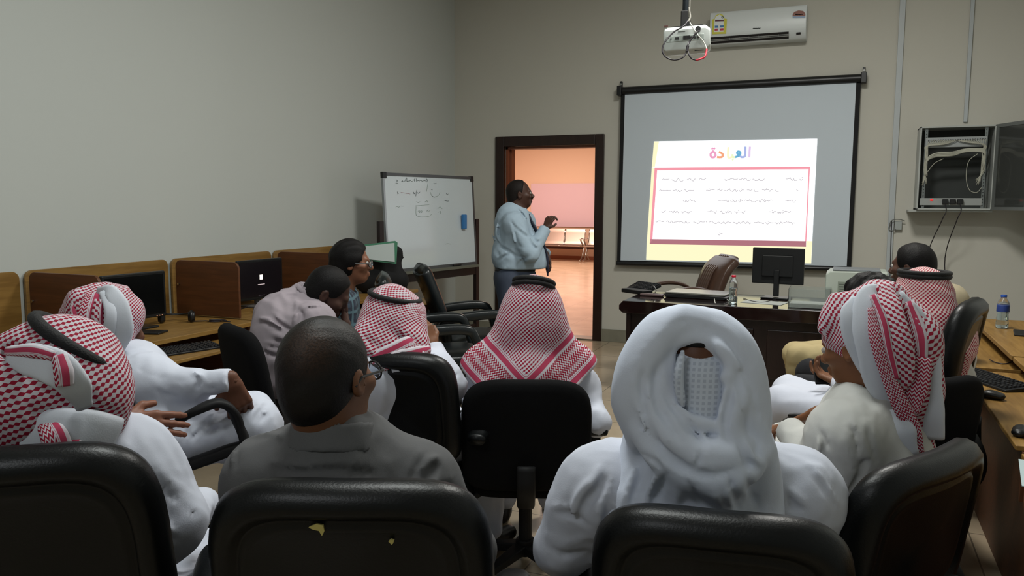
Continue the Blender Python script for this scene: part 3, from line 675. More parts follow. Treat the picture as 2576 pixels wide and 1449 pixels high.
# ------------------------------------------------------------------ whiteboard on its stand
WL, WR = at(975, 440, 7.32), at(1196, 449, 8.45)
WLb, WRb = at(981, 684, 7.32), at(1199, 660, 8.45)
zt, zb = float((WL[2]+WR[2])/2), float((WLb[2]+WRb[2])/2)
wb = empty('whiteboard', ((WL+WR)/2*A_((1, 1, 0))), 0, 'large whiteboard with faint marker writing on a dark wheeled stand in the corner', 'whiteboard')
du = unit((WR-WL)*A_((1, 1, 0))); nu = np.cross(du, (0, 0, 1)); nu = unit(nu); wlen = np.linalg.norm((WR-WL)[:2]); wc0 = A_((WL[0], WL[1], 0))
if nu @ (A_((0, 0, 0))-wc0) < 0: nu = -nu
tl = .06  # leans back a little
def wp(s, z, o=0): return wc0+du*s+A_((0, 0, z))-nu*(z-zb)*tl+nu*o
def wbox(s0, s1, z0, z1, o0, o1):
    return MB().add([wp(s0, z0, o0), wp(s1, z0, o0), wp(s1, z0, o1), wp(s0, z0, o1), wp(s0, z1, o0), wp(s1, z1, o0), wp(s1, z1, o1), wp(s0, z1, o1)], [(0, 3, 2, 1), (4, 5, 6, 7), (0, 1, 5, 4), (1, 2, 6, 5), (2, 3, 7, 6), (3, 0, 4, 7)])
wbox(0, wlen, zb, zt, -.012, .004).build('writing_surface', mat('board_white', (200, 210, 214), .12), wb, world=True)
alu = mat('board_frame', (88, 90, 92), .35, metal=.5)
for a in ((-.015, wlen+.015, zt-.005, zt+.022, -.016, .012), (-.015, wlen+.015, zb-.02, zb+.006, -.016, .012), (-.018, .004, zb, zt, -.016, .01), (wlen-.004, wlen+.018, zb, zt, -.016, .01)): wbox(*a).build('frame_rail', alu if a[1] > 1 else mat('board_frame_light', (150, 155, 158), .3, metal=.4), wb, world=True)
for s in (-.02, wlen-.03): wbox(s, s+.05, zt-.03, zt+.027, -.02, .016).build('corner_cap', blk, wb, world=True, bevel=.004)
wbox(.05, wlen-.03, zb-.045, zb-.02, -.02, .07).build('pen_tray', mat('tray_metal', (96, 98, 86), .4), wb, world=True)
stm = mat('stand_dark_wood', (30, 17, 17), .45)
def wv(s, z, o=0): return wc0+du*s+A_((0, 0, z))+nu*o
for s in (-.075, wlen+.055):
    MB().obox(wv(s, .72, -.03), du*.028, nu*.02, (0, 0, .66)).build('post', stm, wb, world=True, bevel=.003)
    MB().obox(wv(s, .05, -.03), du*.025, nu*.3, (0, 0, .025)).build('foot', stm, wb, world=True, bevel=.003)
MB().obox(wv(wlen/2, zb-.095, -.03), du*(wlen/2+.05), nu*.015, (0, 0, .04)).build('crossbar', stm, wb, world=True, bevel=.003)
MB().obox(wv(wlen/2, .22, -.03), du*(wlen/2+.05), nu*.015, (0, 0, .03)).build('crossbar', stm, wb, world=True, bevel=.003)
def wpx(x, y, o=.0055):   # traced onto the board plane
    d = ray(960+x*.19316, 420+y*.19324); q = wp(0, zb, o); N = unit(np.cross(du, wp(0, zt)-wp(0, zb))); t = ((q-CAMO)@N)/(d@N); return CAMO+d*t
def ink(paths, col, w, nm='marker_writing'): return strokes(paths, w, 0, wb, nm, mat('ink%d_%d' % (col[0], col[1]), col, .5), wpx)
g1 = (70, 90, 84)
ink([[(190, 200), (205, 180), (190, 165)], [(185, 212), (215, 208)], [(260, 190), (275, 178), (262, 186), (285, 190)], [(300, 190), (325, 140), (330, 188), (345, 180), (362, 186), (375, 170), (390, 188), (402, 184)], [(440, 145), (425, 165), (435, 195)], [(455, 150), (455, 185), (475, 175), (490, 182), (510, 172), (530, 184), (560, 175), (572, 182)], [(580, 150), (596, 170), (588, 195)]], (110, 122, 120), 6)
ink([[(205, 322), (212, 350), (220, 343)], [(415, 325), (425, 350), (440, 335)], [(458, 300), (445, 380)], [(465, 332), (480, 342), (500, 325)], [(645, 292), (662, 297)], [(655, 375), (680, 392), (715, 385)], [(820, 434), (850, 444), (875, 444)], [(845, 340), (855, 362), (868, 350)], [(680, 212), (695, 218), (712, 208)]], (60, 72, 72), 5)
ink([[(250, 332), (310, 340), (372, 352)]], (150, 90, 100), 4)
ink([[(605, 215), (595, 265), (585, 320)], [(640, 330), (650, 370), (690, 390), (740, 370), (760, 330)], [(445, 505), (620, 492)], [(450, 515), (448, 610), (470, 640), (540, 650), (620, 640), (655, 610)], [(475, 580), (490, 565), (495, 595), (515, 560), (520, 595), (540, 560)], [(580, 580), (600, 565), (605, 585), (630, 565)], [(455, 450), (480, 465), (500, 450)], [(565, 455), (590, 440), (600, 462)], [(730, 545), (760, 520), (790, 545)], [(185, 525), (200, 512), (225, 525), (240, 508), (285, 512)], [(825, 1005), (860, 998), (900, 1003)], [(740, 590), (770, 580), (765, 610)]], (130, 150, 138), 4)
er = wpx(1075, 712, .03); ero = MB().obox(er, du*.03, nu*.018, (0, 0, .075)).build('board_eraser', mat('eraser_blue', (52, 118, 178), .5), bevel=.008)
tag(ero, 'blue magnetic eraser stuck on the right side of the whiteboard', 'board eraser')
pen = MB().cyl(wp(.93, zb-.008, .035), wp(1.06, zb-.008, .035), .009, n=10).build('marker_pen', blk); tag(pen, 'dark marker pen lying in the whiteboard tray', 'marker pen')
# ------------------------------------------------------------------ chairs
vinyl = mat('black_vinyl', (7, 9, 10), .38, spec=.3, bump=.12, bscale=220)
shell = mat('chair_shell', (13, 13, 14), .62, spec=.3)
fabricb = mat('chair_fabric', (16, 16, 17), .9, spec=.1, bump=.2, bscale=400)
def back_mesh(W, H, style, curve=.45, n=56, ex=4.2, taper=0):
    if style == 'roll': prof = [(.22, .02), (.14, .028), (.07, .040), (.03, .040), (.006, .024), (0, .002), (.004, -.022), (.02, -.042), (.038, -.048), (.052, -.042), (.060, -.030), (.066, -.028), (.074, -.034), (.084, -.031), (.1, -.026), (.22, -.022)]
    else: prof = [(.22, .012), (.12, .026), (.05, .032), (.015, .026), (.002, .010), (0, -.004), (.004, -.018), (.016, -.030), (.04, -.034), (.12, -.036), (.22, -.036)]
    vs = []
    for ins, y in prof:
        for i in range(n):
            t = 2*PI*i/n; c, s_ = math.cos(t), math.sin(t)
            e = ex if s_ > 0 else 6.
            x = math.copysign(abs(c)**(2/e), c)*max(W/2-ins, .01); z = math.copysign(abs(s_)**(2/e), s_)*max(H/2-ins, .01)
            x *= 1-taper*(z/(H/2)+1)/2
            vs.append((x, y+curve*x*x-.02, z))
    k = len(prof); fs = [(j*n+i, (j+1)*n+i, (j+1)*n+(i+1) % n, j*n+(i+1) % n) for j in range(k-1) for i in range(n)]
    m = MB(); m.add(vs, fs)
    for row, rev in ((0, False), ((k-1)*n, True)):
        ring = [row+i for i in range(n)]; c = len(m.v); pc = np.mean([m.v[i] for i in ring], 0); pc[1] = prof[0 if row == 0 else -1][1]-.02; m.v.append(tuple(pc))
        for i in range(n):
            a, b = ring[i], ring[(i+1) % n]; m.f.append((a, c, b) if not rev else (b, c, a)); m.mi.append(0)
            if not rev: m.f[-1] = (b, c, a)
            else: m.f[-1] = (a, c, b)
    return m
def fixn(o):
    import bmesh
    bm = bmesh.new(); bm.from_mesh(o.data); bmesh.ops.recalc_face_normals(bm, faces=bm.faces); bm.to_mesh(o.data); bm.free(); return o
def office_chair(px, py, t, rot, label, W=.50, style='roll', arm='loop', seat=.47, hb=None, tilt=9, taper=.06, curve=.45, arms=(1, -1), group=None, dz=0, armz=.69):
    """px,py,t: top middle of the backrest; everything else follows from it"""
    P = at(px, py, t); rz = rad(rot); fwd = A_((-math.sin(rz), math.cos(rz), 0)); zt_ = float(P[2]); base = P+fwd*.30; base[2] = 0
    r = empty('office_chair', base, rz, label, 'chair', group)
    H = hb or (zt_-.56); m = back_mesh(W, H, style, taper=taper, curve=curve)
    ca, sa = math.cos(rad(tilt)), math.sin(rad(tilt))
    m.v = [(x, -.30+.02+(y*ca-(z-H/2)*sa)*1.0, zt_-H/2+(z*ca+y*sa)) for x, y, z in m.v]
    bk = fixn(m.build('backrest', vinyl if style == 'roll' else fabricb, r, smooth=True))
    # seat cushion
    s = MB(); n = 40; prof = [(.12, .0), (.05, -.002), (.012, -.02), (0, -.045), (.012, -.075), (.05, -.09), (.12, -.092)]; vs = []
    for ins, z in prof:
        for i in range(n):
            a = 2*PI*i/n; c, s_ = math.cos(a), math.sin(a); vs.append((math.copysign(abs(c)**.5, c)*(.25-ins), .02+math.copysign(abs(s_)**.5, s_)*(.245-ins), seat+z-.02*(s_ > .8)*(1-ins/.12)))
    k = len(prof); s.add(vs, [(j*n+i, (j+1)*n+i, (j+1)*n+(i+1) % n, j*n+(i+1) % n) for j in range(k-1) for i in range(n)]+[tuple(range(n)), tuple(range(k*n-1, (k-1)*n-1, -1))])
    fixn(s.build('seat', vinyl if style == 'roll' else fabricb, r, smooth=True))
    # bar from seat to back
    sweep('back_bracket', [(0, .05, seat-.11), (0, -.2, seat-.11), (0, -.33, seat-.02), (0, -.335, zt_-H+.12)], [(.035, .012)]*4, shell, r, n=8, ex=4, up=(0, .3, 1))
    # armrests
    for sx in arms:
        if arm == 'loop':
            x = .285*sx; o = sweep('armrest', [(x*.82, .14, seat-.10), (x, .20, seat-.02), (x*1.02, .23, armz-.12), (x*1.02, .19, armz-.02), (x*1.02, .05, armz+.01), (x*1.02, -.13, armz-.01), (x, -.23, armz-.09), (x*.98, -.24, seat+.02), (x*.82, -.16, seat-.10)],
                [(.016, .016), (.018, .016), (.02, .017), (.028, .017), (.032, .018), (.028, .017), (.02, .016), (.018, .016), (.016, .016)], shell, r, n=12, ex=3, ups=[(0, .3, -1), (0, 1, -.2), (0, 1, 0), (0, .5, 1), (0, 0, 1), (0, -.3, 1), (0, -1, .3), (0, -1, 0), (0, -.3, -1)])
            sweep('arm_pad', [(x*1.02, .17, armz+.012), (x*1.02, .04, armz+.03), (x*1.02, -.13, armz+.014)], [(.028, .01), (.034, .014), (.028, .01)], vinyl, o, n=12, ex=3, up=(0, 0, 1))
        elif arm == 'tee':
            x = .29*sx; o = MB().box((x-.02, -.03, seat-.10), (x+.02, .05, armz-.02)).box((.18*sx, -.02, seat-.115), (x+.02*sx, .04, seat-.095)).build('armrest', shell, r, bevel=.008)
            MB().box((x-.04, -.13, armz-.02), (x+.04, .15, armz+.015)).build('arm_pad', vinyl, o, bevel=.014, seg=3)
        elif arm == 'pad':
            x = .30*sx; o = sweep('armrest', [(x*.8, -.05, seat-.09), (x, -.05, seat-.02), (x, -.02, armz-.03)], [(.025, .014)]*3, shell, r, n=10, ex=4, up=(1, .01, 0))
            sweep('arm_pad', [(x, -.22, armz-.015), (x, -.12, armz+.0), (x, .08, armz+.005), (x, .2, armz-.02)], [(.035, .02), (.05, .034), (.05, .034), (.036, .018)], vinyl, o, n=16, ex=2.6, up=(0, 0, 1))
    pst = MB().cyl((0, 0, .11), (0, 0, .28), .028).cyl((0, 0, .26), (0, 0, seat-.09), .018).box((-.09, -.11, seat-.115), (.09, .11, seat-.09)).build('seat_post', shell, r)
    sb = MB()
    for i in range(5):
        a = 2*PI*i/5+.3; d = A_((math.cos(a), math.sin(a), 0)); q = A_((-d[1], d[0], 0))
        sb.add([d*.02+q*.03+A_((0, 0, .125)), d*.02-q*.03+A_((0, 0, .125)), d*.30-q*.018+A_((0, 0, .085)), d*.30+q*.018+A_((0, 0, .085)), d*.02+q*.03+A_((0, 0, .085)), d*.02-q*.03+A_((0, 0, .085)), d*.30-q*.018+A_((0, 0, .06)), d*.30+q*.018+A_((0, 0, .06))],
               [(0, 1, 2, 3), (7, 6, 5, 4), (0, 4, 5, 1), (1, 5, 6, 2), (2, 6, 7, 3), (3, 7, 4, 0)])
    sb.cyl((0, 0, .07), (0, 0, .14), .04); fixn(sb.build('star_base', shell, r, bevel=.006))
    for i in range(5):
        a = 2*PI*i/5+.3; c = A_((math.cos(a)*.29, math.sin(a)*.29, .03)); q = A_((-math.sin(a), math.cos(a), 0))
        MB().cyl(c-q*.022, c-q*.006, .03).cyl(c+q*.006, c+q*.022, .03).cyl(c, c+A_((0, 0, .04)), .007, n=8).build('caster', blk, r)
    return r
CH = {}
CH[1] = office_chair(20, 1118, 1.42, 36, 'black padded chair under the man in chequered headscarf at the far left edge', W=.54, taper=.10, arm='pad', armz=.70)
CH[6] = office_chair(865, 1203, 1.42, 22, 'black padded chair with torn vinyl on its back under the man in the grey suit', W=.54, taper=.02, arm='pad', armz=.66)
CH[8] = office_chair(1815, 1283, 1.45, 9, 'black padded chair under the man in the white headcloth', W=.50, taper=.04, arm='pad', armz=.66)
CH[7] = office_chair(1325, 953, 3.0, 22, 'black square-backed task chair in the centre of the room', W=.50, style='plain', arm='tee', armz=.64, hb=.45, tilt=6, curve=.25, taper=0)
CH[5] = office_chair(985, 880, 2.95, 8, 'black padded chair with sticker-free round back behind the suited man', W=.50, arm='pad', armz=.68, taper=.05)
CH[5]['label'] = 'black padded round-backed chair under the man resting his chin on his hand'
CH[3] = office_chair(585, 815, 3.25, -30, 'black mesh-backed chair under the man bending forward in the pale shirt', W=.46, style='plain', arm='loop', armz=.68, taper=.08)
CH[2] = office_chair(300, 985, 2.35, -42, 'black chair with curved loop armrests under the man stretching out his arm', W=.44, style='plain', arm='loop', armz=.67, hb=.4, arms=(-1,))
sweep('armrest', [at(*p) for p in ((448, 1058, 2.36), (500, 1030, 2.36), (548, 1014, 2.38), (582, 1030, 2.40), (602, 1072, 2.42), (614, 1116, 2.43), (570, 1135, 2.42), (480, 1168, 2.38), (420, 1190, 2.36))], [(.018, .012), (.026, .013), (.026, .013), (.024, .013), (.022, .014), (.022, .016), (.022, .018), (.022, .018), (.02, .016)], shell, CH[2], n=12, ex=3, world=True, up=(0, 0, 1))
CH[9] = office_chair(2370, 1130, 1.86, 60, 'black padded chair under the man in profile at the right', W=.58, arm='loop', armz=.66, taper=.06, curve=.6)
CH[11] = office_chair(2455, 748, 3.25, 74, 'tall black padded chair seen edge-on beside the right-hand desks', W=.50, arm='loop', armz=.68, taper=.05)
CH[10] = office_chair(2395, 946, 2.9, 48, 'black chair back showing dark behind the hanging headcloth at the right', W=.44, style='plain', arm='loop', hb=.42)
CH[12] = office_chair(2395, 790, 4.35, 50, 'black chair behind the row of seated men, under the short haired man in khaki trousers', W=.44, style='plain', arm='loop', hb=.42)
CH[4] = office_chair(795, 790, 4.35, -50, 'black chair under the man with glasses in the plaid shirt', W=.44, style='plain', arm='loop', hb=.42)
# torn patches on the chair of the man in the suit (each sits on the back face)
torn = mat('torn_foam', (176, 164, 96), .9)
def on_back(ch, u, v, pts, H, zt_, tilt=9, curve=.45):
    ca, sa = math.cos(rad(tilt)), math.sin(rad(tilt)); mb = MB(); V = []
    for a, b in pts:
        x, z = u+a, v+b; y = -.0325+curve*x*x-.02; V.append((x, -.28+(y*ca-(z-H/2)*sa)-.004, zt_-H/2+(z*ca+y*sa)))
    n = len(V); V += [(x, y+.006, z) for x, y, z in V]
    return mb.add(V, [tuple(range(n)), tuple(range(2*n-1, n-1, -1))]+[(i, i+n, (i+1) % n+n, (i+1) % n) for i in range(n)]).build('torn_patch', torn, ch)
z6 = float(at(865, 1203, 1.42)[2]); H6 = z6-.56
on_back(CH[6], -.045, H6/2-.072, [(-.014, 0), (.0, .007), (.012, .005), (.014, -.006), (.009, -.016), (.004, -.006), (-.006, -.004)], H6, z6)
on_back(CH[6], .085, H6/2-.10, [(-.004, 0), (0, .004), (.006, .002), (.004, -.004), (.001, -.006)], H6, z6)

# padded visitor armchairs by the whiteboard
def visitor_chair(px, py, t, rot, label, group=None):
    P = at(px, py, t); rz = rad(rot); fwd = A_((-math.sin(rz), math.cos(rz), 0)); zt_ = float(P[2]); base = P+fwd*.42; base[2] = 0
    r = empty('armchair', base, rz, label, 'armchair', group); lt = mat('black_leather', (22, 27, 29), .3, bump=.15, bscale=120)
    sweep('backrest', [(0, -.24, .42), (0, -.27, .60), (0, -.34, .80), (0, -.42, zt_-.05), (0, -.45, zt_-.02)], [(.22, .04), (.25, .05), (.26, .055), (.245, .06), (.2, .035)], lt, r, n=28, ex=3.2, up=(0, 1, 0))
    sweep('seat', [(0, -.25, .40), (0, -.1, .42), (0, .15, .43), (0, .30, .41), (0, .34, .38)], [(.24, .05), (.26, .07), (.27, .075), (.25, .065), (.2, .03)], lt, r, n=28, ex=3.2, up=(0, 0, 1))
    for sx in (1, -1):
        x = .31*sx
        a = sweep('armrest', [(x, -.34, .58), (x, -.25, .64), (x, .0, .67), (x, .16, .665), (x, .21, .62), (x, .25, .50), (x, .28, .36), (x, .29, .30)], [(.03, .03), (.036, .036), (.038, .038), (.038, .036), (.036, .032), (.034, .028), (.03, .024), (.025, .02)], lt, r, n=14, ex=3, up=(0, .4, 1))
        MB().box((x-.02, -.25, .33), (x+.02, .26, .37)).build('side_rail', shell, a, bevel=.006)
    MB().cyl((0, 0, .08), (0, 0, .36), .03).build('seat_post', shell, r)
    lg = MB()
    for i in range(5):
        a = 2*PI*i/5; d = A_((math.cos(a), math.sin(a), 0)); lg.tube([d*.03+A_((0, 0, .12)), d*.3+A_((0, 0, .065))], .02)
    lg.build('star_base', shell, r)
    for i in range(5):
        a = 2*PI*i/5; c = A_((math.cos(a)*.29, math.sin(a)*.29, .03)); MB().cyl(c-A_((0, .02, 0)), c+A_((0, .02, 0)), .03).build('caster', blk, r)
    return r
visitor_chair(1062, 668, 6.45, -52, 'black leather armchair in front of the whiteboard, the farther of the pair')
visitor_chair(962, 690, 5.75, -58, 'black leather armchair nearer the room, behind the man in glasses')

# brown executive chair behind the desk
ec = empty('executive_chair', onz(1800, 930, 0)+A_((.05, 1.2, 0)), rad(152), 'brown leather executive chair behind the desk in front of the screen', 'chair')
ecp = at(1832, 642, 7.75); ec.rotation_euler = (0, 0, rad(122)); ec.location = (ecp[0]-.38, ecp[1]-.24, 0)
bl = mat('brown_leather', (74, 54, 44), .3, bump=.1, bscale=60)
eb = sweep('backrest', [(0, -.22, .50), (0, -.25, .68), (0, -.33, .90), (0, -.42, float(ecp[2])-.06), (0, -.46, float(ecp[2])-.01)], [(.24, .05), (.27, .06), (.27, .06), (.25, .06), (.19, .03)], bl, ec, n=40, ex=3.4, up=(0, 1, 0))
for x in (-.09, -.045, 0, .045, .09):
    sweep('stitched_rib', [(x, -.155, .62), (x, -.19, .74), (x, -.265, .92), (x, -.355, float(ecp[2])-.08), (x*.9, -.41, float(ecp[2])-.005)], [(.018, .016)]*5, bl, eb, n=10, up=(0, 1, 0))
sweep('seat', [(0, -.22, .46), (0, .0, .48), (0, .2, .48), (0, .28, .45)], [(.24, .05), (.27, .07), (.27, .07), (.22, .04)], bl, ec, n=28, ex=3.2, up=(0, 0, 1))
for sx in (1, -1):
    x = .31*sx; o = sweep('armrest', [(x, -.24, .66), (x, -.12, .74), (x, .04, .765), (x, .18, .74), (x, .24, .70)], [(.028, .014), (.036, .02), (.038, .022), (.034, .02), (.024, .014)], bl, ec, n=12, up=(0, 0, 1))
    sweep('arm_tube', [(x, -.26, .64), (x, -.26, .5), (x*.8, -.1, .42), (x*.8, .1, .42), (x, .24, .56), (x, .25, .69)], [(.012, .012)]*6, chrome, o, n=10)
MB().cyl((0, 0, .08), (0, 0, .42), .03).build('seat_post', chrome, ec)
lg = MB()
for i in range(5): a = 2*PI*i/5; d = A_((math.cos(a), math.sin(a), 0)); lg.tube([d*.03+A_((0, 0, .12)), d*.3+A_((0, 0, .05))], .022)
lg.build('star_base', chrome, ec)

# ------------------------------------------------------------------ the teacher's desk
dk = mat('desk_dark_wood', (24, 13, 12), .07, spec=.6, noise=.3, nscale=4, stretch=(1, 6, 6))
dkf = mat('desk_front_wood', (26, 15, 14), .3, noise=.3, nscale=4, stretch=(6, 6, 1))
YD, YD2, XD0, XD1, ZD = 6.24, float(onz(1575, 727, .77)[1]), -1.665, .42, .77
td = empty('desk', ((XD0+XD1)/2, (YD+YD2)/2, 0), 0, 'long dark polished wooden desk in front of the projection screen', 'desk')
ch_ = .025
tp = MB(); L0 = [(XD0, .70), (XD0, .735), (XD0+.03, ZD), (XD1-.03, ZD), (XD1, .735), (XD1, .70), (XD1-.03, .672), (XD0+.03, .672)]
tp.prism(L0, YD, YD2, 'y').build('desktop', dk, td, world=True, bevel=.004)
XI0, XI1 = XD0+.055, XD1-.055
MB().box((XI0, YD+.03, 0), (XI0+.035, YD2-.03, .672)).build('side_panel', dkf, td, world=True)
MB().box((XI1-.035, YD+.03, 0), (XI1, YD2-.03, .672)).build('side_panel', dkf, td, world=True)
MB().box((XI0+.035, YD+.06, .12), (XI1-.035, YD+.08, .672)).build('modesty_panel', dkf, td, world=True)
xa = float(ony(1925, 950, YD+.05)[0]); xb = float(ony(2070, 950, YD+.05)[0])
for x0, x1 in ((XI0+.25, xa-.1), (xa, xb)):
    MB().box((x0, YD+.045, .22), (x1, YD+.062, .60)).build('raised_panel', dkf, td, world=True, bevel=.006)
MB().box((xa-.12, YD+.04, .0), (xb+.03, YD+.055, .14)).build('kick_reflection', mat('kick_reflection_brown', (112, 60, 30), .35), td, world=True, bevel=.003)  # orange reflection at the foot of the desk, put in as a brown strip
# things lying on the desk
kbm = mat('keyboard_black', (20, 21, 23), .4)
def keyboard(name, loc, rz, label, tilt=0, L=.44, W_=.15, par=None):
    k = empty(name, loc, rz, label, 'keyboard'); k.rotation_euler = (tilt, 0, rz)
    MB().add([(-L/2, -W_/2, 0), (L/2, -W_/2, 0), (L/2, W_/2, 0), (-L/2, W_/2, 0), (-L/2, -W_/2, .012), (L/2, -W_/2, .012), (L/2, W_/2, .028), (-L/2, W_/2, .028)], [(0, 3, 2, 1), (4, 5, 6, 7), (0, 1, 5, 4), (1, 2, 6, 5), (2, 3, 7, 6), (3, 0, 4, 7)]).build('tray_case', kbm, k, bevel=.004)
    for g0, g1 in ((-.47, .17), (.19, .30), (.32, .47)):
        mb = MB(); n = max(2, int((g1-g0)*L/.019))
        for i in range(n):
            for j in range(6):
                x = L*g0+(i+.5)*(g1-g0)*L/n; y = -W_/2+.018+j*.0225; z = .013+(y+W_/2)/W_*.016
                mb.add([(x-.008, y-.008, z), (x+.008, y-.008, z), (x+.008, y+.008, z+.001), (x-.008, y+.008, z+.001), (x-.006, y-.006, z+.007), (x+.006, y-.006, z+.007), (x+.006, y+.006, z+.008), (x-.006, y+.006, z+.008)], [(4, 5, 6, 7), (0, 1, 5, 4), (1, 2, 6, 5), (2, 3, 7, 6), (3, 0, 4, 7)])
        mb.build('key_block', mat('key_black', (30, 31, 34), .35), k)
    return k
def mouse(loc, rz, label, col=(18, 19, 21)):
    mo = empty('computer_mouse', loc, rz, label, 'mouse')
    sweep('body', [(0, -.055, .012), (0, -.04, .016), (0, 0, .02), (0, .035, .016), (0, .055, .010)], [(.012, .008), (.028, .016), (.031, .02), (.027, .015), (.012, .006)], mat('mouse%d' % col[0], col, .35), mo, n=16, up=(0, 0, 1)); return mo
k = keyboard('keyboard', onz(1612, 738, ZD)+A_((0, .12, 0)), rad(-35), 'small black keyboard leaning on a black box at the left end of the dark desk', tilt=rad(14), L=.30, W_=.14)
k.location.z = ZD+.035
bx = empty('black_box', onz(1600, 742, ZD)+A_((-.02, .14, 0)), rad(-35), 'flat black case under the small keyboard on the dark desk', 'case'); bx.location.z = ZD
MB().box((-.14, -.07, 0), (.14, .05, .035)).build('case_body', blk, bx, bevel=.006)
MB().tube(catmull([(.12, .06, .0), (.16, .07, .03), (.14, .06, .07), (.10, .05, .08)], 6), .003).build('stand_wire', chrome, bx, smooth=True)
pt = empty('pen_case', onz(1640, 745, ZD), rad(-8), 'slim brown-grey case lying in front of the small keyboard on the dark desk', 'case'); pt.location.z = ZD
MB().box((-.10, -.03, 0), (.10, .03, .022)).build('case_body', mat('case_brown', (92, 76, 76), .35), pt, bevel=.01, seg=3)
lp = empty('laptop', onz(1752, 750, ZD)+A_((0, .10, 0)), rad(-6), 'closed laptop with a silver lid on the dark desk', 'laptop'); lp.location.z = ZD
lp2 = MB().prism([(-.25, .012), (-.25, .03), (.25, .03), (.27, .018), (.25, .0), (-.23, 0)], -.16, .17, 'y').build('base', blk, lp, bevel=.006)
MB().box((-.245, -.155, .031), (.255, .165, .046)).build('lid', mat('silver_lid', (150, 150, 142), .25, metal=.6), lp, bevel=.006)
MB().cyl((-.24, .17, .024), (.24, .17, .024), .016).build('hinge', blk, lp)
MB().tube(catmull([(-.27, .0, .02), (-.3, -.02, .01), (-.36, .0, .006), (-.42, .06, .006)], 6), .003).build('power_cable', kb_, lp, smooth=True)
def bottle(loc, label, cap, lab, h=.225, r=.032, water=(205, 215, 215)):
    b = empty('water_bottle', loc, 0, label, 'water bottle')
    pr_ = [(r*.55, 0), (r*.9, .002), (r, .012), (r, h*.2), (r*.9, h*.24), (r, h*.28), (r*.88, h*.42), (r, h*.5), (r*.97, h*.56), (r*.99, h*.7), (r*.85, h*.8), (r*.45, h*.9), (r*.42, h*.93)]
    MB().lathe(pr_, n=24).build('bottle_body', mat('clear_plastic', (235, 240, 240), .04, trans=.95, ior=1.3, spec=.8), b, smooth=True)
    MB().lathe([(p*.93, z*1+.002) for p, z in pr_[:9]], n=20).build('water', mat('water', (225, 235, 235), .02, trans=1, ior=1.33), b, smooth=True)
    MB().lathe([(r*.47, h*.93), (r*.5, h*.935), (r*.5, h-.002), (r*.44, h)], n=20).build('bottle_cap', mat('cap%d' % cap[0], cap, .4), b, smooth=False)
    if lab: MB().lathe([(r*1.015, h*.5), (r*1.02, h*.51), (r*1.02, h*.69), (r*1.01, h*.7)], n=24).build('bottle_label', mat('lab%d' % lab[0], lab, .5), b, smooth=True)
    return b
bp = onz(1842, 765, ZD); bottle(bp+A_((0, .04, 0)), 'clear water bottle with a red cap on the dark desk', (196, 26, 52), None, h=.225, r=.034)
# white cable hanging over the desk edge
wcab = MB().tube(catmull([onz(1832, 757, ZD+.006), onz(1826, 752, ZD+.006), onz(1800, 749, ZD+.006), onz(1798, 757, ZD+.006), (float(ony(1804, 768, YD-.004)[0]), YD-.006, ZD-.03), ony(1797, 790, YD-.012), ony(1789, 808, YD-.012), ony(1780, 850, YD-.014)], 8), .0038).build('white_cable', mat('white_cable', (196, 196, 186), .5), smooth=True)
tag(wcab, 'thin white cable hanging over the front edge of the dark desk', 'cable')
pap = MB().box((0, 0, 0), (.32, .22, .002)).build('paper_sheet', mat('paper', (176, 180, 176), .7)); pap.location = onz(1858, 764, ZD+.001)+A_((0, .1, 0)); pap.rotation_euler.z = rad(-12); pap.location.z = ZD+.0005
tag(pap, 'white paper lying between the bottle and the monitor on the dark desk', 'paper')
cpr = MB().tube(catmull([onz(1870, 750, ZD+.004), onz(1890, 757, ZD+.004), onz(1920, 760, ZD+.004), onz(1955, 752, ZD+.004)], 6), .003).build('desk_cable', kb_, smooth=True); tag(cpr, 'thin dark cable lying on the desk by the monitor foot', 'cable')
def monitor(name, c, rz, W_, H_, label, back=True, lift=.1, scr=None, tiltx=0, footm=None, standh=None):
    """c = bottom middle of the foot; screen faces local -y"""
    r = empty(name, c, rz, label, 'monitor'); fm = footm or blk
    p = MB().box((-W_/2, -.014, lift), (W_/2, .014, lift+H_)).build('housing', blk, r, bevel=.008)
    MB().box((-W_*.3, .014, lift+H_*.2), (W_*.3, .035, lift+H_*.8)).build('back_bulge', blk, p, bevel=.015)
    MB().box((-W_/2+.018, -.0155, lift+.022), (W_/2-.018, -.0135, lift+H_-.018)).build('screen', scr or mat('screen_off', (10, 11, 12), .15), p)
    MB().box((-.022, .015, .02), (.022, .045, lift+H_*.4)).build('stand_neck', fm, r, bevel=.006)
    MB().box((-.11, -.08, 0), (.11, .10, .014)).build('foot', fm, r, bevel=.006)
    return r
mp = onz(1952, 753, ZD); mo = monitor('computer_monitor', (mp[0]+.02, mp[1]+.04, ZD), rad(174), .42, .30, 'black monitor seen from behind on the dark desk', lift=.12)
mo.rotation_euler = (0, 0, rad(170)); mo.location = (mp[0], mp[1]+.08, ZD)
# acrylic tray box and printer on the desk
acr = mat('acrylic', (225, 230, 228), .08, trans=.92, ior=1.2)
bxp = A_((float(ony(1983, 760, YD+.12)[0]), YD+.10, ZD)); w_ = float(ony(2089, 760, YD+.12)[0])-bxp[0]
ab = empty('acrylic_box', bxp, 0, 'clear acrylic tray box standing beside the monitor on the dark desk', 'acrylic box')
for a, b in (((0, 0, 0), (w_, .003, .145)), ((0, .25, 0), (w_, .253, .145)), ((0, 0, 0), (.003, .25, .145)), ((w_-.003, 0, 0), (w_, .25, .145)), ((0, 0, .0), (w_, .25, .003))): MB().box(a, b).build('acrylic_wall', acr, ab)
MB().box((.01, .01, .004), (w_-.01, .24, .03)).build('paper_stack', mat('paper', (176, 180, 176), .7), ab)
pp0 = ony(2078, 690, 6.72); pxr = float(ony(2232, 690, 6.72)[0]); ptop = float(ony(2150, 683, 6.6)[2])
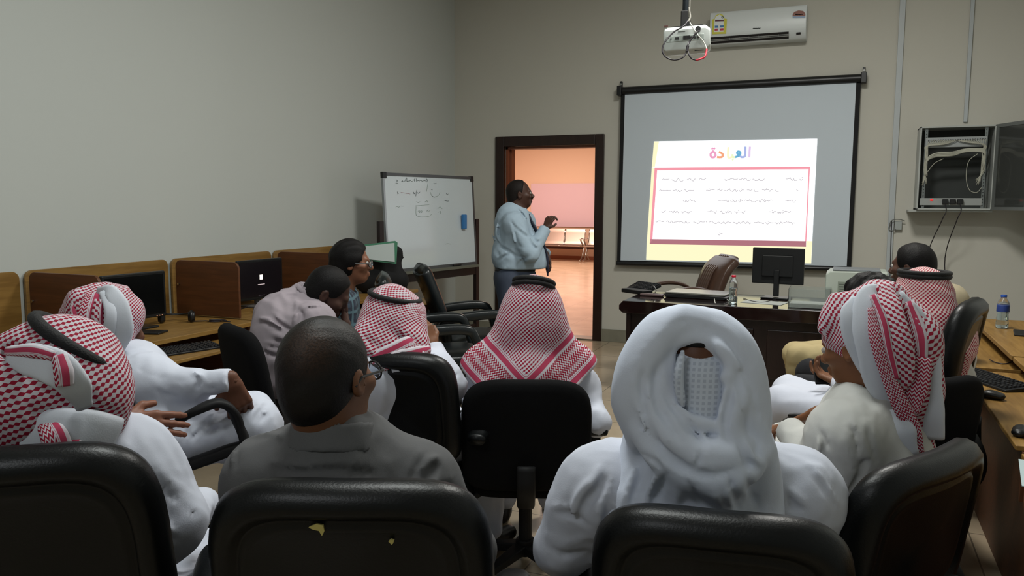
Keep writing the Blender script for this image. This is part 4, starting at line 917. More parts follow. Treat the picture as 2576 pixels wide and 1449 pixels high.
prn = empty('printer', (float(pp0[0]), 6.6, ZD), 0, 'boxy off-white printer at the right end of the dark desk', 'printer'); pw_ = pxr-float(pp0[0]); ph = ptop-ZD
pm = mat('printer_plastic', (166, 174, 164), .45); pm2 = mat('printer_side', (126, 134, 122), .5)
MB().prism([(0, 0), (0, ph-.03), (.03, ph-.005), (pw_, ph), (pw_, 0)], 0, .36, 'y').build('body', pm, prn, bevel=.01)
MB().box((.09, -.004, .03), (.24, .0, ph-.08)).build('side_cover', pm2, prn, bevel=.002)
MB().box((.05, .04, ph-.002), (pw_-.05, .3, ph+.012)).build('lid', mat('printer_lid', (120, 124, 128), .4), prn, bevel=.004)
mb = MB()
for i in range(7): mb.box((.10, -.006, .06+i*.018), (.22, -.003, .066+i*.018))
mb.build('vent_slots', mat('vent_grey', (90, 96, 88)), prn)

# ------------------------------------------------------------------ corridor bench of pressed steel seats
stl = mat('bench_steel', (168, 150, 142), .34, metal=.9)
YBn = 20.4
def bench(x0, n, label, pitch=.56):
    r = empty('waiting_bench', (x0, YBn, 0), 0, label, 'bench', 'steel waiting benches in the corridor')
    MB().box((0, .02, .33), (n*pitch, .07, .39)).build('beam', mat('beam_brown', (60, 22, 14), .5), r, bevel=.005)
    for i in range(n):
        cx = (i+.5)*pitch; W_ = pitch*.48
        mb = MB(); prof = [(-.30, .425), (-.27, .45), (.0, .43), (.10, .45), (.16, .54), (.21, .76), (.26, .86), (.29, .865)]; V = []; F_ = []
        for y, z in prof: V += [(cx-W_, y, z), (cx+W_, y, z)]
        for y, z in prof: V += [(cx-W_, y+.012, z-.015), (cx+W_, y+.012, z-.015)]
        k = len(prof)
        for j in range(k-1): F_ += [(2*j, 2*j+1, 2*j+3, 2*j+2), (2*k+2*j, 2*k+2*j+2, 2*k+2*j+3, 2*k+2*j+1)]
        for sd in (0, 1):
            for j in range(k-1): F_.append((2*j+sd, 2*j+2+sd, 2*k+2*j+2+sd, 2*k+2*j+sd))
        F_ += [(0, 1, 2*k+1, 2*k), (2*k-2, 2*k-1, 4*k-1, 4*k-2)]
        fixn(mb.add(V, F_).build('seat_shell', stl, r, smooth=True, bevel=.004))
        for sx in (-1, 1): sweep('side_tube', [(cx+sx*W_, -.29, .43), (cx+sx*W_, .05, .44), (cx+sx*W_, .13, .5), (cx+sx*W_, .2, .76), (cx+sx*W_, .26, .86)], [(.012, .012)]*5, chrome, r, n=8)
    for x in (.0, n*pitch):
        lg = sweep('leg', [(x, .05, .62), (x, -.2, .62), (x, -.22, .58), (x, .02, .40), (x, .04, .34), (x, -.10, .12), (x, -.30, .03)], [(.02, .02)]*7, chrome, r, n=10)
        sweep('rear_foot', [(x, .04, .34), (x, .1, .16), (x, .28, .03)], [(.02, .02)]*3, chrome, lg, n=10)
    return r
bx1 = float(ony(1467, 620, YBn)[0]); bench(bx1-3*.585, 3, 'polished steel waiting bench in the corridor behind the standing man', .585)
bench(bx1+.09, 3, 'polished steel waiting bench cut off by the right door jamb', .585)
# ------------------------------------------------------------------ computer desks along both side walls
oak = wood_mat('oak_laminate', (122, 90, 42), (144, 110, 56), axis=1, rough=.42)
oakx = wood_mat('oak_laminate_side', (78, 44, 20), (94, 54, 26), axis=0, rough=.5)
def rpanel(name, a, b, axis, z0, z1, th, r, m, par):
    """upright panel with rounded top corners; runs a..b along one axis at the fixed other coordinate"""
    (ax, ay), (bx, by) = a, b; d = unit((bx-ax, by-ay, 0)); n = np.array([-d[1], d[0], 0])*th/2; L = math.hypot(bx-ax, by-ay); P = [(0, z0), (L, z0)]
    for k in range(7): t = k/6*PI/2; P.append((L-r+r*math.cos(t), z1-r+r*math.sin(t)))
    for k in range(7): t = PI/2+k/6*PI/2; P.append((r+r*math.cos(t), z1-r+r*math.sin(t)))
    o = A_((ax, ay, 0)); V = [o+d*s+n+A_((0, 0, z)) for s, z in P]+[o+d*s-n+A_((0, 0, z)) for s, z in P]; k = len(P)
    return fixn(MB().add(V, [tuple(range(k)), tuple(range(2*k-1, k-1, -1))]+[(i, i+k, (i+1) % k+k, (i+1) % k) for i in range(k)]).build(name, m, par, world=True, bevel=.002))
knob = mat('steel_knob', (190, 190, 185), .2, metal=1)
def workstation(side, y0, label, group, L=1.045, panel=True, zt=.77, ztray=.69):
    s = 1 if side == 'left' else -1; xw = XL if side == 'left' else XR
    X_ = lambda d: xw+s*d
    r = empty('computer_desk', (X_(.4), y0+L/2, 0), 0, label, 'desk', group)
    MB().box((X_(.04), y0, zt-.028), (X_(.79), y0+L, zt)).build('desktop', oak, r, world=True, bevel=.004)
    MB().box((X_(.72), y0+.03, ztray-.02), (X_(1.02), y0+L-.03, ztray)).build('keyboard_shelf', oak, r, world=True, bevel=.004)
    for y in (y0+.01, y0+L-.03):
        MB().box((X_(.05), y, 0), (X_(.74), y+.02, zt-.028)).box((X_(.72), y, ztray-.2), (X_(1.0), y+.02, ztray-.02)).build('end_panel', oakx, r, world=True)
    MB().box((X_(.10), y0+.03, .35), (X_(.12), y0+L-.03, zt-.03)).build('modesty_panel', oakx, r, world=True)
    if not panel: MB().box((X_(.93), y0+.02, 0), (X_(.95), y0+L-.01, ztray-.02)).build('added_front_panel', oakx, r, world=True)  # panel added to darken the space under the keyboard shelf
    if panel:
        rpanel('back_panel', (X_(.022), y0), (X_(.022), y0+L), 'y', .3, 1.155, .018, .045, oak, r)
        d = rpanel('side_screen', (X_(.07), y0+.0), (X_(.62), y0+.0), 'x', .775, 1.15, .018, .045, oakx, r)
        MB().cyl((X_(.10), y0-.012, .985), (X_(.10), y0-.022, .985), .007).build('knob', knob, d, world=True)
    return r
gl = 'computer desks along the left wall'
workstation('left', 3.12, 'oak computer desk with a dark monitor behind the two men at the left', gl)
workstation('left', 4.20, 'oak computer desk whose monitor glows with a small white emblem', gl)
workstation('left', 5.28, 'oak computer desk farthest down the left wall behind the man with glasses', gl)
workstation('left', 2.04, 'oak computer desk at the left edge of the photo with a lit screen', gl)
gr = 'computer desks along the right wall'
workstation('right', 4.79, 'oak computer desk at the right with a bottle and a monitor turned sideways', gr, L=1.5, panel=False)
workstation('right', 3.25, 'oak computer desk at the right edge with a keyboard on its shelf', gr, L=1.5, panel=False)
workstation('right', 1.71, 'oak computer desk nearest the camera at the right edge with a white sheet on it', gr, L=1.5, panel=False)
# left side monitors
def vec2rot(d): return math.atan2(-d[0], d[1])   # local +y -> d
win = mat('screen_black_glow', (26, 22, 26), .2)
ma = monitor('computer_monitor', (-4.02, 3.60, .77), rad(-90)+PI+rad(2), .46, .29, 'dark switched-off monitor on the oak desk behind the two men at the left', lift=.055); 
def facing(o, deg): o.rotation_euler = (0, 0, rad(deg))
# local -y must look towards +x (into the room): rotate by +90
facing(ma, 88)
mb_ = monitor('computer_monitor', (-4.05, 4.78, .77), 0, .46, .30, 'monitor with a small glowing emblem on the left wall desk', lift=.055, scr=win, footm=mat('grey_foot', (96, 96, 96), .5)); facing(mb_, 86)
scr = [c for c in mb_.children if c.name.startswith('housing')][0]
g = MB()
for i, j in ((0, 0), (1, 0), (0, 1), (1, 1)): g.box((-.016+i*.015, -.0175, .205+j*.018), (-.003+i*.015, -.0165, .221+j*.018))
g.build('glowing_emblem', emitm('emblem', (255, 244, 225), 3.2), scr)
MB().box((-.038, -.0175, .165), (.032, -.0165, .169)).build('loading_text', emitm('loading', (225, 205, 205), 1.2), scr)
MB().box((-.03, -.0175, .085), (.03, -.0165, .087)).build('small_print', emitm('smallp', (90, 80, 90), 1), scr)
mc = monitor('computer_monitor', (-4.0, 2.42, .77), 0, .50, .32, 'lit monitor cut off by the left edge of the photo', lift=.04, scr=emitm('lit_screen', (215, 225, 225), .55)); facing(mc, 90)
p = onx(5, 862, -3.98); 
for o, n_ in ((ma, 3), (mc, 1)):
    h = [c for c in o.children if c.name.startswith('housing')][0]
    for i in range(n_): MB().box((.15+i*.02, -.017, .062+(.0 if o is ma else -.014)), (.155+i*.02, -.0145, .066+(.0 if o is ma else -.014))).build('indicator_light', emitm('led_green' if o is mc else 'led_warm', (90, 220, 90) if o is mc else (240, 170, 130), 1), h)
keyboard('keyboard', onz(455, 885, .69), rad(74), 'black keyboard on the pull-out shelf of the oak desk at the left', L=.46, W_=.16)
hs = empty('headset', onz(445, 812, .77), rad(40), 'black headset lying on the oak desk beside the dark monitor', 'headset')
for sx in (-1, 1): sweep('ear_cushion', [(sx*.09-.02, 0, .04), (sx*.09, 0, .04), (sx*.09+.02, 0, .04)], [(.03, .03), (.042, .042), (.03, .03)], blk, hs, n=16, up=(0, 0, 1))
sweep('headband', [(-.09, 0, .06), (-.08, .07, .05), (0, .12, .04), (.08, .07, .05), (.09, 0, .06)], [(.012, .006)]*5, blk, hs, n=8, up=(0, 0, 1))
MB().tube(catmull([(.1, -.03, .01), (.18, -.02, .008), (.22, -.07, .008), (.3, -.05, .008), (.28, .0, .008), (.2, -.02, .012), (.33, -.1, .008)], 6), .004).build('coiled_cable', kb_, hs, smooth=True)
ad = MB().box((0, 0, 0), (.075, .06, .17)).build('speaker_box', mat('adapter_grey', (134, 146, 138), .5), bevel=.01)
ad = tag(ad, 'pale grey upright speaker box on the oak desk left of the glowing monitor', 'speaker'); ad.location = onz(590, 762, .77)+A_((-.04, -.03, 0))
ad.name = 'desk_speaker'
lc = MB().tube(catmull([onz(560, 785, .775), onz(600, 778, .775), onz(640, 768, .775), onz(655, 775, .775), onz(665, 790, .775)], 8), .004).build('desk_cable', kb_, smooth=True); tag(lc, 'thin black cable curling across the oak desk before the glowing monitor', 'cable')
mouse(onz(650, 785, .77), rad(60), 'dark computer mouse on the oak desk under the glowing monitor')
ft = MB().box((-.09, -.06, 0), (.09, .06, .012)).build('black_pad', blk, bevel=.005); ft.location = onz(375, 838, .77); ft.rotation_euler.z = rad(20); tag(ft, 'flat black case on the oak desk below the dark monitor', 'case')
# right side things
mr = monitor('computer_monitor', (1.12, 5.35, .77), 0, .44, .33, 'black monitor at the right edge of the photo seen from its side', lift=.11); facing(mr, -98)
pr1 = onz(2545, 843, .77); mr.location = (float(pr1[0])+.10, float(pr1[1])+.06, .77)
bl_ = bottle(onz(2520, 826, .77), 'clear water bottle with a blue cap and blue label on the right-hand oak desk', (40, 82, 170), (40, 62, 130), h=.215, r=.036)
keyboard('keyboard', onz(2505, 962, .69)+A_((-.03, 0, 0)), rad(-62), 'dark keyboard with its mouse on the shelf of the right-hand oak desk', L=.44, W_=.16)
mouse(onz(2492, 1003, .69), rad(70), 'black computer mouse just in front of the right-hand keyboard')
mouse(onz(2572, 1062, .74)*A_((1, 1, 0))+A_((.0, 0, .69)), rad(-20), 'black computer mouse cut off by the right edge of the photo')
ws = MB().box((0, 0, 0), (.21, .30, .003)).build('white_sheet', mat('pale_sheet', (168, 186, 188), .5)); q = onz(2530, 1157, .693); ws.location = (float(q[0]), float(q[1])-.27, .6905); ws.rotation_euler.z = rad(-8); tag(ws, 'white sheet on the oak desk at the right edge of the photo', 'paper')
mc_ = MB().tube(catmull([onz(2490, 905, .70), onz(2505, 912, .695), onz(2530, 915, .695), onz(2560, 905, .70)], 6), .003).build('desk_cable', kb_, smooth=True); tag(mc_, 'thin cable on the shelf behind the right-hand keyboard', 'cable')
# black bag with a green-edged folder standing near the whiteboard
bg = empty('black_bag', at(965, 700, 6.9)*A_((1, 1, 0)), 0, 'black bag behind the man with glasses, with an open folder propped on it', 'bag')
bgm = mat('bag_black', (12, 12, 14), .8)
f = Sdf(at(950, 660, 6.9)-.6, at(950, 660, 6.9)+.6, .016); f.lo[2]; 
T_ = 6.9
f.cap(at(925, 700, T_), at(1000, 705, T_), .13, .10, .05, ((FV[0], FV[1], 0), 1.4)); f.cap(at(930, 660, T_), at(985, 668, T_), .12, .07, .05, ((FV[0], FV[1], 0), 1.6)); f.cap(at(1002, 636, T_+.02), at(1012, 648, T_+.02), .05, .018, .03, ((FV[0], FV[1], 0), 1.6)); f.cap(at(995, 632, T_+.02), at(998, 690, T_), .045, .05, .03, ((FV[0], FV[1], 0), 1.6))
f.plane((0, 0, -1), (0, 0, .775)); sdf_obj('bag_body', f, bgm, bg)
MB().box(at(905, 738, T_)*A_((1, 1, 0))+A_((0, 0, .772)), at(1000, 720, T_)+A_((0, .18, 0))).build('bag_base', bgm, bg, world=True, bevel=.02)
def slabpx(name, pts, t, th, m_, par):
    P = [at(x, y, t) for x, y in pts]; n = unit((FV[0], FV[1], 0)); k = len(P)
    return fixn(MB().add(P+[p+n*th for p in P], [tuple(range(k)), tuple(range(2*k-1, k-1, -1))]+[(i, i+k, (i+1) % k+k, (i+1) % k) for i in range(k)]).build(name, m_, par, world=True))
fo = empty('open_folder', at(950, 635, 6.7), 0, 'pale open folder with a green edge propped up on the black bag by the whiteboard', 'folder')
slabpx('folder_cover', [(900, 617), (994, 606), (1000, 610), (997, 664), (922, 655)], 6.72, .006, mat('folder_green', (70, 128, 100), .5), fo)
slabpx('folder_sheet', [(903, 621), (992, 611), (993, 659), (925, 652)], 6.712, .004, mat('folder_white', (190, 200, 198), .7), fo)

# ------------------------------------------------------------------ people
def skin(n, c): return mat('skin_'+n, c, .5, spec=.35, noise=.06, nscale=20)
def Rh(yaw, pitch=0, roll=0):
    """head axes: right, forward, up"""
    M = Matrix.Rotation(rad(yaw), 3, 'Z') @ Matrix.Rotation(rad(pitch), 3, 'X') @ Matrix.Rotation(rad(roll), 3, 'Y')
    return np.array([list(M.col[0]), list(M.col[1]), list(M.col[2])])
def head_fields(C, R, N, s=1., h=.0065, neck=.055, chub=0, ears=True):
    f = Sdf(C-.26, C+.22, h); L = lambda a, b, c: C+(R[0]*a+R[1]*b+R[2]*c)*s; q = lambda *r: [x*s for x in r]
    f.ell(L(0, -.012, .028), q(.073, .094, .088), R, .02); f.ell(L(0, .022, -.035), q(.058+chub, .066, .075), R, .03)
    f.ell(L(0, .045, -.082), q(.032+chub, .035, .030), R, .03)
    f.cap(L(-.028, .080, .018), L(.028, .080, .018), .012*s, None, .02)
    f.cap(L(0, .082, .01), L(0, .107, -.026), .009*s, .012*s, .012); f.ell(L(0, .100, -.032), q(.018, .012, .009), R, .008)
    f.cap(L(-.017, .088, -.055), L(.017, .088, -.055), .0075*s, None, .008); f.cap(L(-.014, .087, -.068), L(.014, .087, -.068), .008*s, None, .008)
    for sx in (-1, 1):
        f.ell(L(sx*.031, .093, .002), q(.015, .012, .011), R, .012, 'sub'); f.ell(L(sx*.045, .06, -.02), q(.022, .025, .02), R, .02)
        if ears:
            f.ell(L(sx*.079, -.005, -.008), q(.009, .020, .031), R, .008); f.ell(L(sx*.087, .0, -.006), q(.006, .011, .018), R, .004, 'sub')
    f.cap(L(0, -.03, -.06), N, neck*s, neck*1.08*s, .025); return f
def hand_field(W, d, n, side=1, curl=.5, s=1., h=.0045, spread=1.):
    W = A_(W); d = unit(d); n = A_(n); n = unit(n-d*(n@d)); l = np.cross(d, n)*side; f = Sdf(W-.02+np.minimum(d*.1, 0)-.11, W+.02+np.maximum(d*.1, 0)+.11, h)
    f.cap(W-d*.008, W+d*.012, .025*s, .026*s, .02, (n, 1.25))
    for i in range(4):
        o = (1.5-i); b = W+d*.015*s+l*o*.011*s; kn = W+d*(.085-.004*abs(o-.5))*s+l*o*.0205*s*spread; f.cap(b, kn, .013*s, .0115*s, .012)
        A = kn; a = curl*.75; Ls = (.040, .026, .02) if i in (1, 2) else ((.037, .023, .019) if i == 0 else (.030, .019, .017))
        for j, Lf in enumerate(Ls):
            dd = d*math.cos(a)+n*math.sin(a)+l*o*.05*spread; B = A+unit(dd)*Lf*s; f.cap(A, B, (.0098-.0009*j)*s, (.0092-.001*j)*s, .004); A = B; a += curl*.85
    A = W+d*.02*s+l*.022*s; B = A+unit(d*.6+l*.75+n*.35)*.042*s; f.cap(A, B, .014*s, .0115*s, .012); f.cap(B, B+unit(d*.9+l*.3+n*.4)*.03*s, .0108*s, .009*s, .005)
    return f
class Fig: pass
def fig(label, root, yaw, head, skinm, hyaw=None, hp=0, hr=0, J=None, hs=1., hands=(1, 1), neck=.055, chub=0, ears=True, seated=True, hh=.0065):
    """root = (x,y) under the hips; J overrides joints with world points"""
    g = Fig(); g.R = Rh(yaw); g.root = A_((root[0], root[1], 0)); L = lambda a, b, c: g.root+g.R[0]*a+g.R[1]*b+A_((0, 0, c)); g.L = L
    g.H = A_(head); g.Rh_ = Rh(yaw if hyaw is None else hyaw, hp, hr); g.s = hs
    dz = g.H[2]-1.20 if seated else 0; hb = g.H-g.Rh_[2]*.09-g.Rh_[1]*.03
    D = dict(P=L(0, 0, .58), C=L(0, -.04, .90+dz), SL=L(-.18, -.03, .995+dz), SR=L(.18, -.03, .995+dz), N=None, EL=L(-.25, .0, .76), ER=L(.25, .0, .76), WL=L(-.2, .24, .70), WR=L(.2, .24, .70),
             HL=L(-.095, .02, .57), HR=L(.095, .02, .57), KL=L(-.13, .44, .565), KR=L(.13, .44, .565), AL=L(-.12, .42, .10), AR=L(.12, .42, .10), DL=None, DR=None, PL=(0, 0, -1), PR=(0, 0, -1), cL=.5, cR=.5)
    if J: D.update({k: (A_(v) if isinstance(v, (tuple, np.ndarray)) else v) for k, v in J.items()})
    g.D = D; g.N = D['N'] if D['N'] is not None else (D['SL']+D['SR'])/2*.55+hb*.45; D['N'] = g.N
    e = empty('person', g.root, 0, label, 'person'); g.e = e; fl = []
    lo = np.min([D[k] for k in ('P', 'C', 'SL', 'SR', 'EL', 'ER', 'WL', 'WR', 'KL', 'KR', 'AL', 'AR')], 0)-.15; hi = np.max([D[k] for k in ('P', 'C', 'SL', 'SR', 'EL', 'ER', 'WL', 'WR', 'KL', 'KR', 'AL', 'AR')], 0)+.15
    g.lo, g.hi = lo, hi
    b = Sdf(lo, hi, .016); fw = g.R[1]
    b.cap(D['P'], D['C'], .11, .125, .05, (fw, 1.25)); b.cap(D['SL'], D['SR'], .05, None, .06); b.cap(D['C'], g.N, .1, .05, .05)
    for s_ in 'LR':
        b.cap(D['S'+s_], D['E'+s_], .046, .036, .03); b.cap(D['E'+s_], D['W'+s_], .035, .026, .02)
        b.cap(D['H'+s_], D['K'+s_], .075, .052, .04); b.cap(D['K'+s_], D['A'+s_], .05, .032, .02); f_ = unit(A_((fw[0], fw[1], 0))); b.cap(D['A'+s_]-A_((0, 0, .04)), D['A'+s_]+f_*.13-A_((0, 0, .065)), .032, .026, .02)
    fl.append(b); fl.append(head_fields(g.H, g.Rh_, g.N-A_((0, 0, .03)), hs, hh, neck, chub, ears))
    for i, s_ in enumerate('LR'):
        if hands[i]:
            d = D['D'+s_] if D['D'+s_] is not None else unit(D['W'+s_]-D['E'+s_]); g_ = hand_field(D['W'+s_], d, D['P'+s_], 1 if s_ == 'L' else -1, D['c'+s_]); fl.append(g_)
    g.body = sdf_obj('body', fl, skinm, e, it=1)
    return g
def garment(g, name, m, kind='thobe', h=.012, infl=0, seed=1, fold=.006, ff=26, collar=.0, wid=None, cuff=None, extra=None, sleeve=(.058, .048, .040), short=None, uvf=None, armr=None, cutz=None, lines=None, chest=None, shw=.068, uppad=.0):
    D = g.D; fw = g.R[1]; f = Sdf(g.lo-.05, g.hi+.1, h)
    wd = wid or .135
    f.cap(D['P'], D['C'], wd, wd+.006, .06, (fw, 1.22)); f.cap(D['C'], g.N-A_((0, 0, .05)), wd-.01, .065, .07, (fw, 1.2))
    for s_ in 'LR': f.cap(D['S'+s_]+(D['C']-D['S'+s_])*.35, D['S'+s_], .085, shw, .05)
    f.cap(D['SL']+A_((0, 0, uppad)), D['SR']+A_((0, 0, uppad)), shw*.92, None, .07)
    for s_ in 'LR':
        sd = D['S'+s_]-(D['SL']+D['SR'])/2; f.cap(D['S'+s_]-sd*.22-A_((0, 0, .05)), D['P']+sd*.5+A_((0, 0, .05)), .085, .095, .08); f.cap(g.N-A_((0, 0, .06)), D['S'+s_]-sd*.15, .062, .062, .07)
    if chest: f.ell(chest[0], chest[1], g.R, .06)
    def legs(k=.06):
        for s_ in 'LR': f.cap(D['H'+s_], D['K'+s_], .098, .078, k); f.cap(D['K'+s_], D['A'+s_]+A_((0, 0, .02)), .076, .07, .04)
    if kind == 'thobe':
        legs(); mid = (D['KL']+D['KR'])/2; f.cap((D['HL']+D['HR'])/2, mid-A_((0, 0, .02)), .09, .06, .08)
    if extra: extra(f, D)
    f.warp(folds(seed, fold*.55, ff*1.5, direc=g.R[2]+g.R[0]*.2, aniso=.2), .05); f.warp(folds(seed+9, fold*.22, ff*3.2, direc=g.R[0]*.7+g.R[2], aniso=.4), .04)
    for s_ in 'LR':
        a, b, c = sleeve; S_, E_, W_ = D['S'+s_], D['E'+s_], D['W'+s_]
        u = f.like()
        if short:
            Q = S_+(E_-S_)*short; u.cap(S_, Q, a, a*.92, .03, fb=True)
        else:
            u.cap(S_, E_, a, b, .03); We = W_-unit(W_-E_)*.005; u.cap(E_, We, b, c, .03, fb=True); 
        u.warp(folds(seed+3, fold*.5, ff*2.0, direc=np.cross(unit(E_-S_), fw)+unit(E_-S_)*.6, aniso=.4), .04); u.warp(folds(seed+5, fold*.22, ff*4.0, direc=np.cross(unit(E_-S_), fw)-unit(E_-S_)*.5, aniso=.4), .04)
        if cuff and not short: u.cap(W_-unit(W_-E_)*.05, W_-unit(W_-E_)*.0, c+.003, c+.003, .004, fa=True, fb=True)
        k = .055; F, d = f.F, u.F; hh_ = np.clip(.5+.5*(F-d)/k, 0, 1); f.F = F+(d-F)*hh_-k*hh_*(1-hh_)
    if kind in ('shirt', 'jacket'): f.plane((0, 0, -1), (0, 0, D['P'][2]-(.04 if kind == 'shirt' else .12)))
    if collar:
        hb = g.H-g.Rh_[2]*.07-g.Rh_[1]*.03; ax = unit(hb-g.N); base_ = g.N-A_((0, 0, .035)); f.cap(base_, base_+ax*collar, .074, .064, .012, fb=True)
        f.cap(base_+ax*(collar-.012), base_+ax*(collar+.06), .055, None, .0, mode='sub')
    if cutz: f.plane((0, 0, -1), (0, 0, cutz))
    if lines: f.crease(lines)
    return sdf_obj(name, f, m, g.e, uvf, it=1)
def trousers(g, m, name='trousers', seed=5, h=.013):
    D = g.D; f = Sdf(g.lo-.05, g.hi+.05, h); f.cap(D['P']-A_((0, 0, .0)), D['P']+A_((0, 0, .06)), .135, .13, .05, (g.R[1], 1.1))
    for s_ in 'LR': f.cap(D['H'+s_], D['K'+s_], .092, .072, .03); f.cap(D['K'+s_], D['A'+s_], .07, .055, .02)
    f.plane((0, 0, 1), (0, 0, max(D['P'][2]+.10, D['KL'][2]+.13, D['KR'][2]+.13))); f.warp(folds(seed, .005, 34, direc=g.R[0], aniso=.4), .05); f.warp(folds(seed+4, .003, 80, direc=g.R[0], aniso=.4), .05)
    return sdf_obj(name, f, m, g.e)
def shoes(g, m, name='shoe'):
    fw = unit(A_((g.R[1][0], g.R[1][1], 0)))
    for s_ in 'LR':
        A = g.D['A'+s_]; f = Sdf(A-.22-A_((0, 0, .0)), A+.24, .012); f.cap(A+A_((0, 0, -.02)), A-A_((0, 0, A[2]-.05))+fw*.02, .045, .042, .02); f.cap(A-fw*.04-A_((0, 0, A[2]-.042)), A+fw*.17-A_((0, 0, A[2]-.036)), .04, .036, .03); f.plane((0, 0, -1), (0, 0, max(.004, A[2]-.10)))
        sdf_obj(name, f, m, g.e)
def hair(g, m, front=.055, low=-.045, puff=.009, amp=0, freq=60, h=.007, name='hair', side=.0, back=-.085, curly=False):
    C, R, s = g.H, g.Rh_, g.s; L = lambda a, b, c: C+(R[0]*a+R[1]*b+R[2]*c)*s; f = Sdf(C-.17, C+.19, h)
    f.ell(L(0, -.014, .030), [x*s for x in (.073+puff, .094+puff, .088+puff)], R, 0); f.ell(L(0, -.045, -.02), [x*s for x in (.064+puff*.6, .062+puff, .075)], R, .02)
    f.plane(R[1]+R[2]*-.25, L(0, front, .05), .01)
    # below the hairline the hair stops in front of the ear and at the nape
    lowcut = f.like(); lowcut.cap(L(-.2, .08, low-.03), L(.2, .08, low-.03), .072*s, None, 0)
    f.F = np.maximum(f.F, -lowcut.F+0); f.plane(-R[2]+R[1]*.15, L(0, -.06, back), .008)
    if amp:
        r = np.random.RandomState(3); K = [(r.normal(size=3)*freq, r.uniform(0, 6)) for _ in range(6)]
        f.warp(lambda P: amp*sum(np.sin(P@k+p) for k, p in K)/3, .04)
    return sdf_obj(name, f, m, g.e, it=1)
def agal(g, C, R, rx, ry, m, rings=2, r=.008, parts='agal', drop=.018):
    """two stacked black cord rings"""
    for i in range(rings):
        P = [C+R[0]*rx*math.sin(a)+R[1]*ry*math.cos(a)-R[2]*(drop*i) for a in np.linspace(0, 2*PI, 49)]
        mb = MB(); vs, fs, _ = sweep_data(np.array(P), [(r, r)]*49, 10, up=R[2]); mb.add(vs, fs); mb.build(parts, m, g.e, smooth=True, world=True)
agm = mat('agal_cord', (10, 10, 11), .75, bump=.5, bscale=300)
def cyl_uv(C, R, rr=.135, ang=0, hem=None, scale=1.):
    """cloth coordinates wrapped round the head: u round it, v down it, hem distance from the V-shaped edge"""
    def f(P):
        q = P-C; x, y, z = q@R[0], q@R[1], q@R[2]; zc = np.maximum(z, 0); L = np.sqrt(x*x+y*y+zc*zc)+1e-9
        ph = np.arccos(np.clip(-y/L, -1, 1)); sn = np.sqrt(x*x+zc*zc)+1e-9; r_ = rr+np.maximum(0, -z)*.25
        u = ph*r_*x/sn; v = -ph*rr*zc/sn-np.minimum(z, 0)*1.08
        e = hem(P, u, v) if hem else (np.full(len(P), 1.), u)
        return np.stack([u*scale, v*scale], 1), np.stack([e[0], e[1]], 1)
    return f
thobe = cloth_mat('thobe_white', (192, 196, 208))
shem = shemagh_mat('shemagh_red')
shem1 = shemagh_mat('shemagh_red_large', c=.0082)
ghutra = cloth_mat('ghutra_white', (208, 215, 230), ridge=.35)
pl_white = cloth_mat('cloth_white', (190, 194, 202), ridge=.35)
def ribbon(g, name, pts, hw, m, th=.008, e0=0., e1=None, t0=None, ex=3, n=16, n2=None, tilt=None, flip=1, s0=0, par=None):
    """folded strip of cloth; pts in (px,py,t); hw = half widths; cloth hem distance runs e0..e1 across it"""
    P = [at(*p) for p in pts]; hw = hw if isinstance(hw, (list, tuple)) else [hw]*len(P)
    ups = n2 if n2 is not None else [-(p-CAMO)/np.linalg.norm(p-CAMO) for p in P]
    def uvf(uv, R):
        a = np.repeat(R[:, 0], n); x = uv[:, 1]/np.maximum(a, 1e-4); ee1 = e1 if e1 is not None else e0
        e = e0+(x*flip+1)/2*(ee1-e0) if e1 is not None else np.full(len(uv), e0)
        return np.stack([x*np.repeat(R[:, 0], n)*1.0, uv[:, 0]], 1), np.stack([e, uv[:, 0]+s0], 1)
    return sweep(name, P, [(w_, th) for w_ in hw], m, par or g.e, n=n, ex=ex, world=True, ups=ups, uvfun=uvf)

def ZL(ox, oy, k, items):
    return [(kd, [(ox+x*k, oy+y*k) for x, y in pts], r) for kd, pts, r in items]
# ---- man in the white headcloth, front row
t8 = 1.74
g = fig('person in an all-white headcloth and white robe seen from behind', at(1755, 1300, 1.86)[:2], 11, at(1752, 935, 1.72), skin('a', (92, 58, 40)), hyaw=13,
        J=dict(SL=at(1515, 1222, 1.80), SR=at(2008, 1232, 1.80), C=at(1758, 1300, 1.84), EL=at(1418, 1378, 1.86), ER=at(2062, 1400, 1.86), WL=at(1470, 1330, 2.12), WR=at(1990, 1330, 2.12), N=at(1755, 1125, 1.77)))
L8 = ZL(1320, 760, .4754, [('g', [(440, 900), (400, 980), (330, 1060), (290, 1160)], .012), ('g', [(450, 1040), (445, 1140), (430, 1250)], .012), ('g', [(525, 960), (515, 1060), (512, 1130)], .006), ('g', [(640, 850), (620, 980), (600, 1090)], .008), ('g', [(760, 900), (720, 1000), (690, 1090)], .010),
    ('g', [(860, 930), (900, 1000), (985, 1090)], .010), ('r', [(820, 940), (830, 1020), (800, 1090)], .010), ('r', [(960, 950), (1000, 1020), (1060, 1090)], .008), ('g', [(1080, 940), (1120, 1020), (1130, 1090)], .008), ('g', [(1300, 900), (1300, 990), (1310, 1080)], .010), ('g', [(1390, 1020), (1420, 1080), (1470, 1100)], .010), ('g', [(1180, 900), (1200, 1000), (1240, 1090)], .008),
    ('g', [(150, 1120), (240, 1130), (330, 1180)], .010), ('g', [(110, 1290), (200, 1340), (330, 1320)], .010), ('r', [(120, 1230), (220, 1260), (340, 1230)], .010), ('r', [(470, 870), (440, 960), (380, 1060)], .010), ('g', [(1480, 860), (1560, 960), (1640, 1080)], .006), ('r', [(1370, 960), (1440, 1040), (1520, 1090)], .010)])
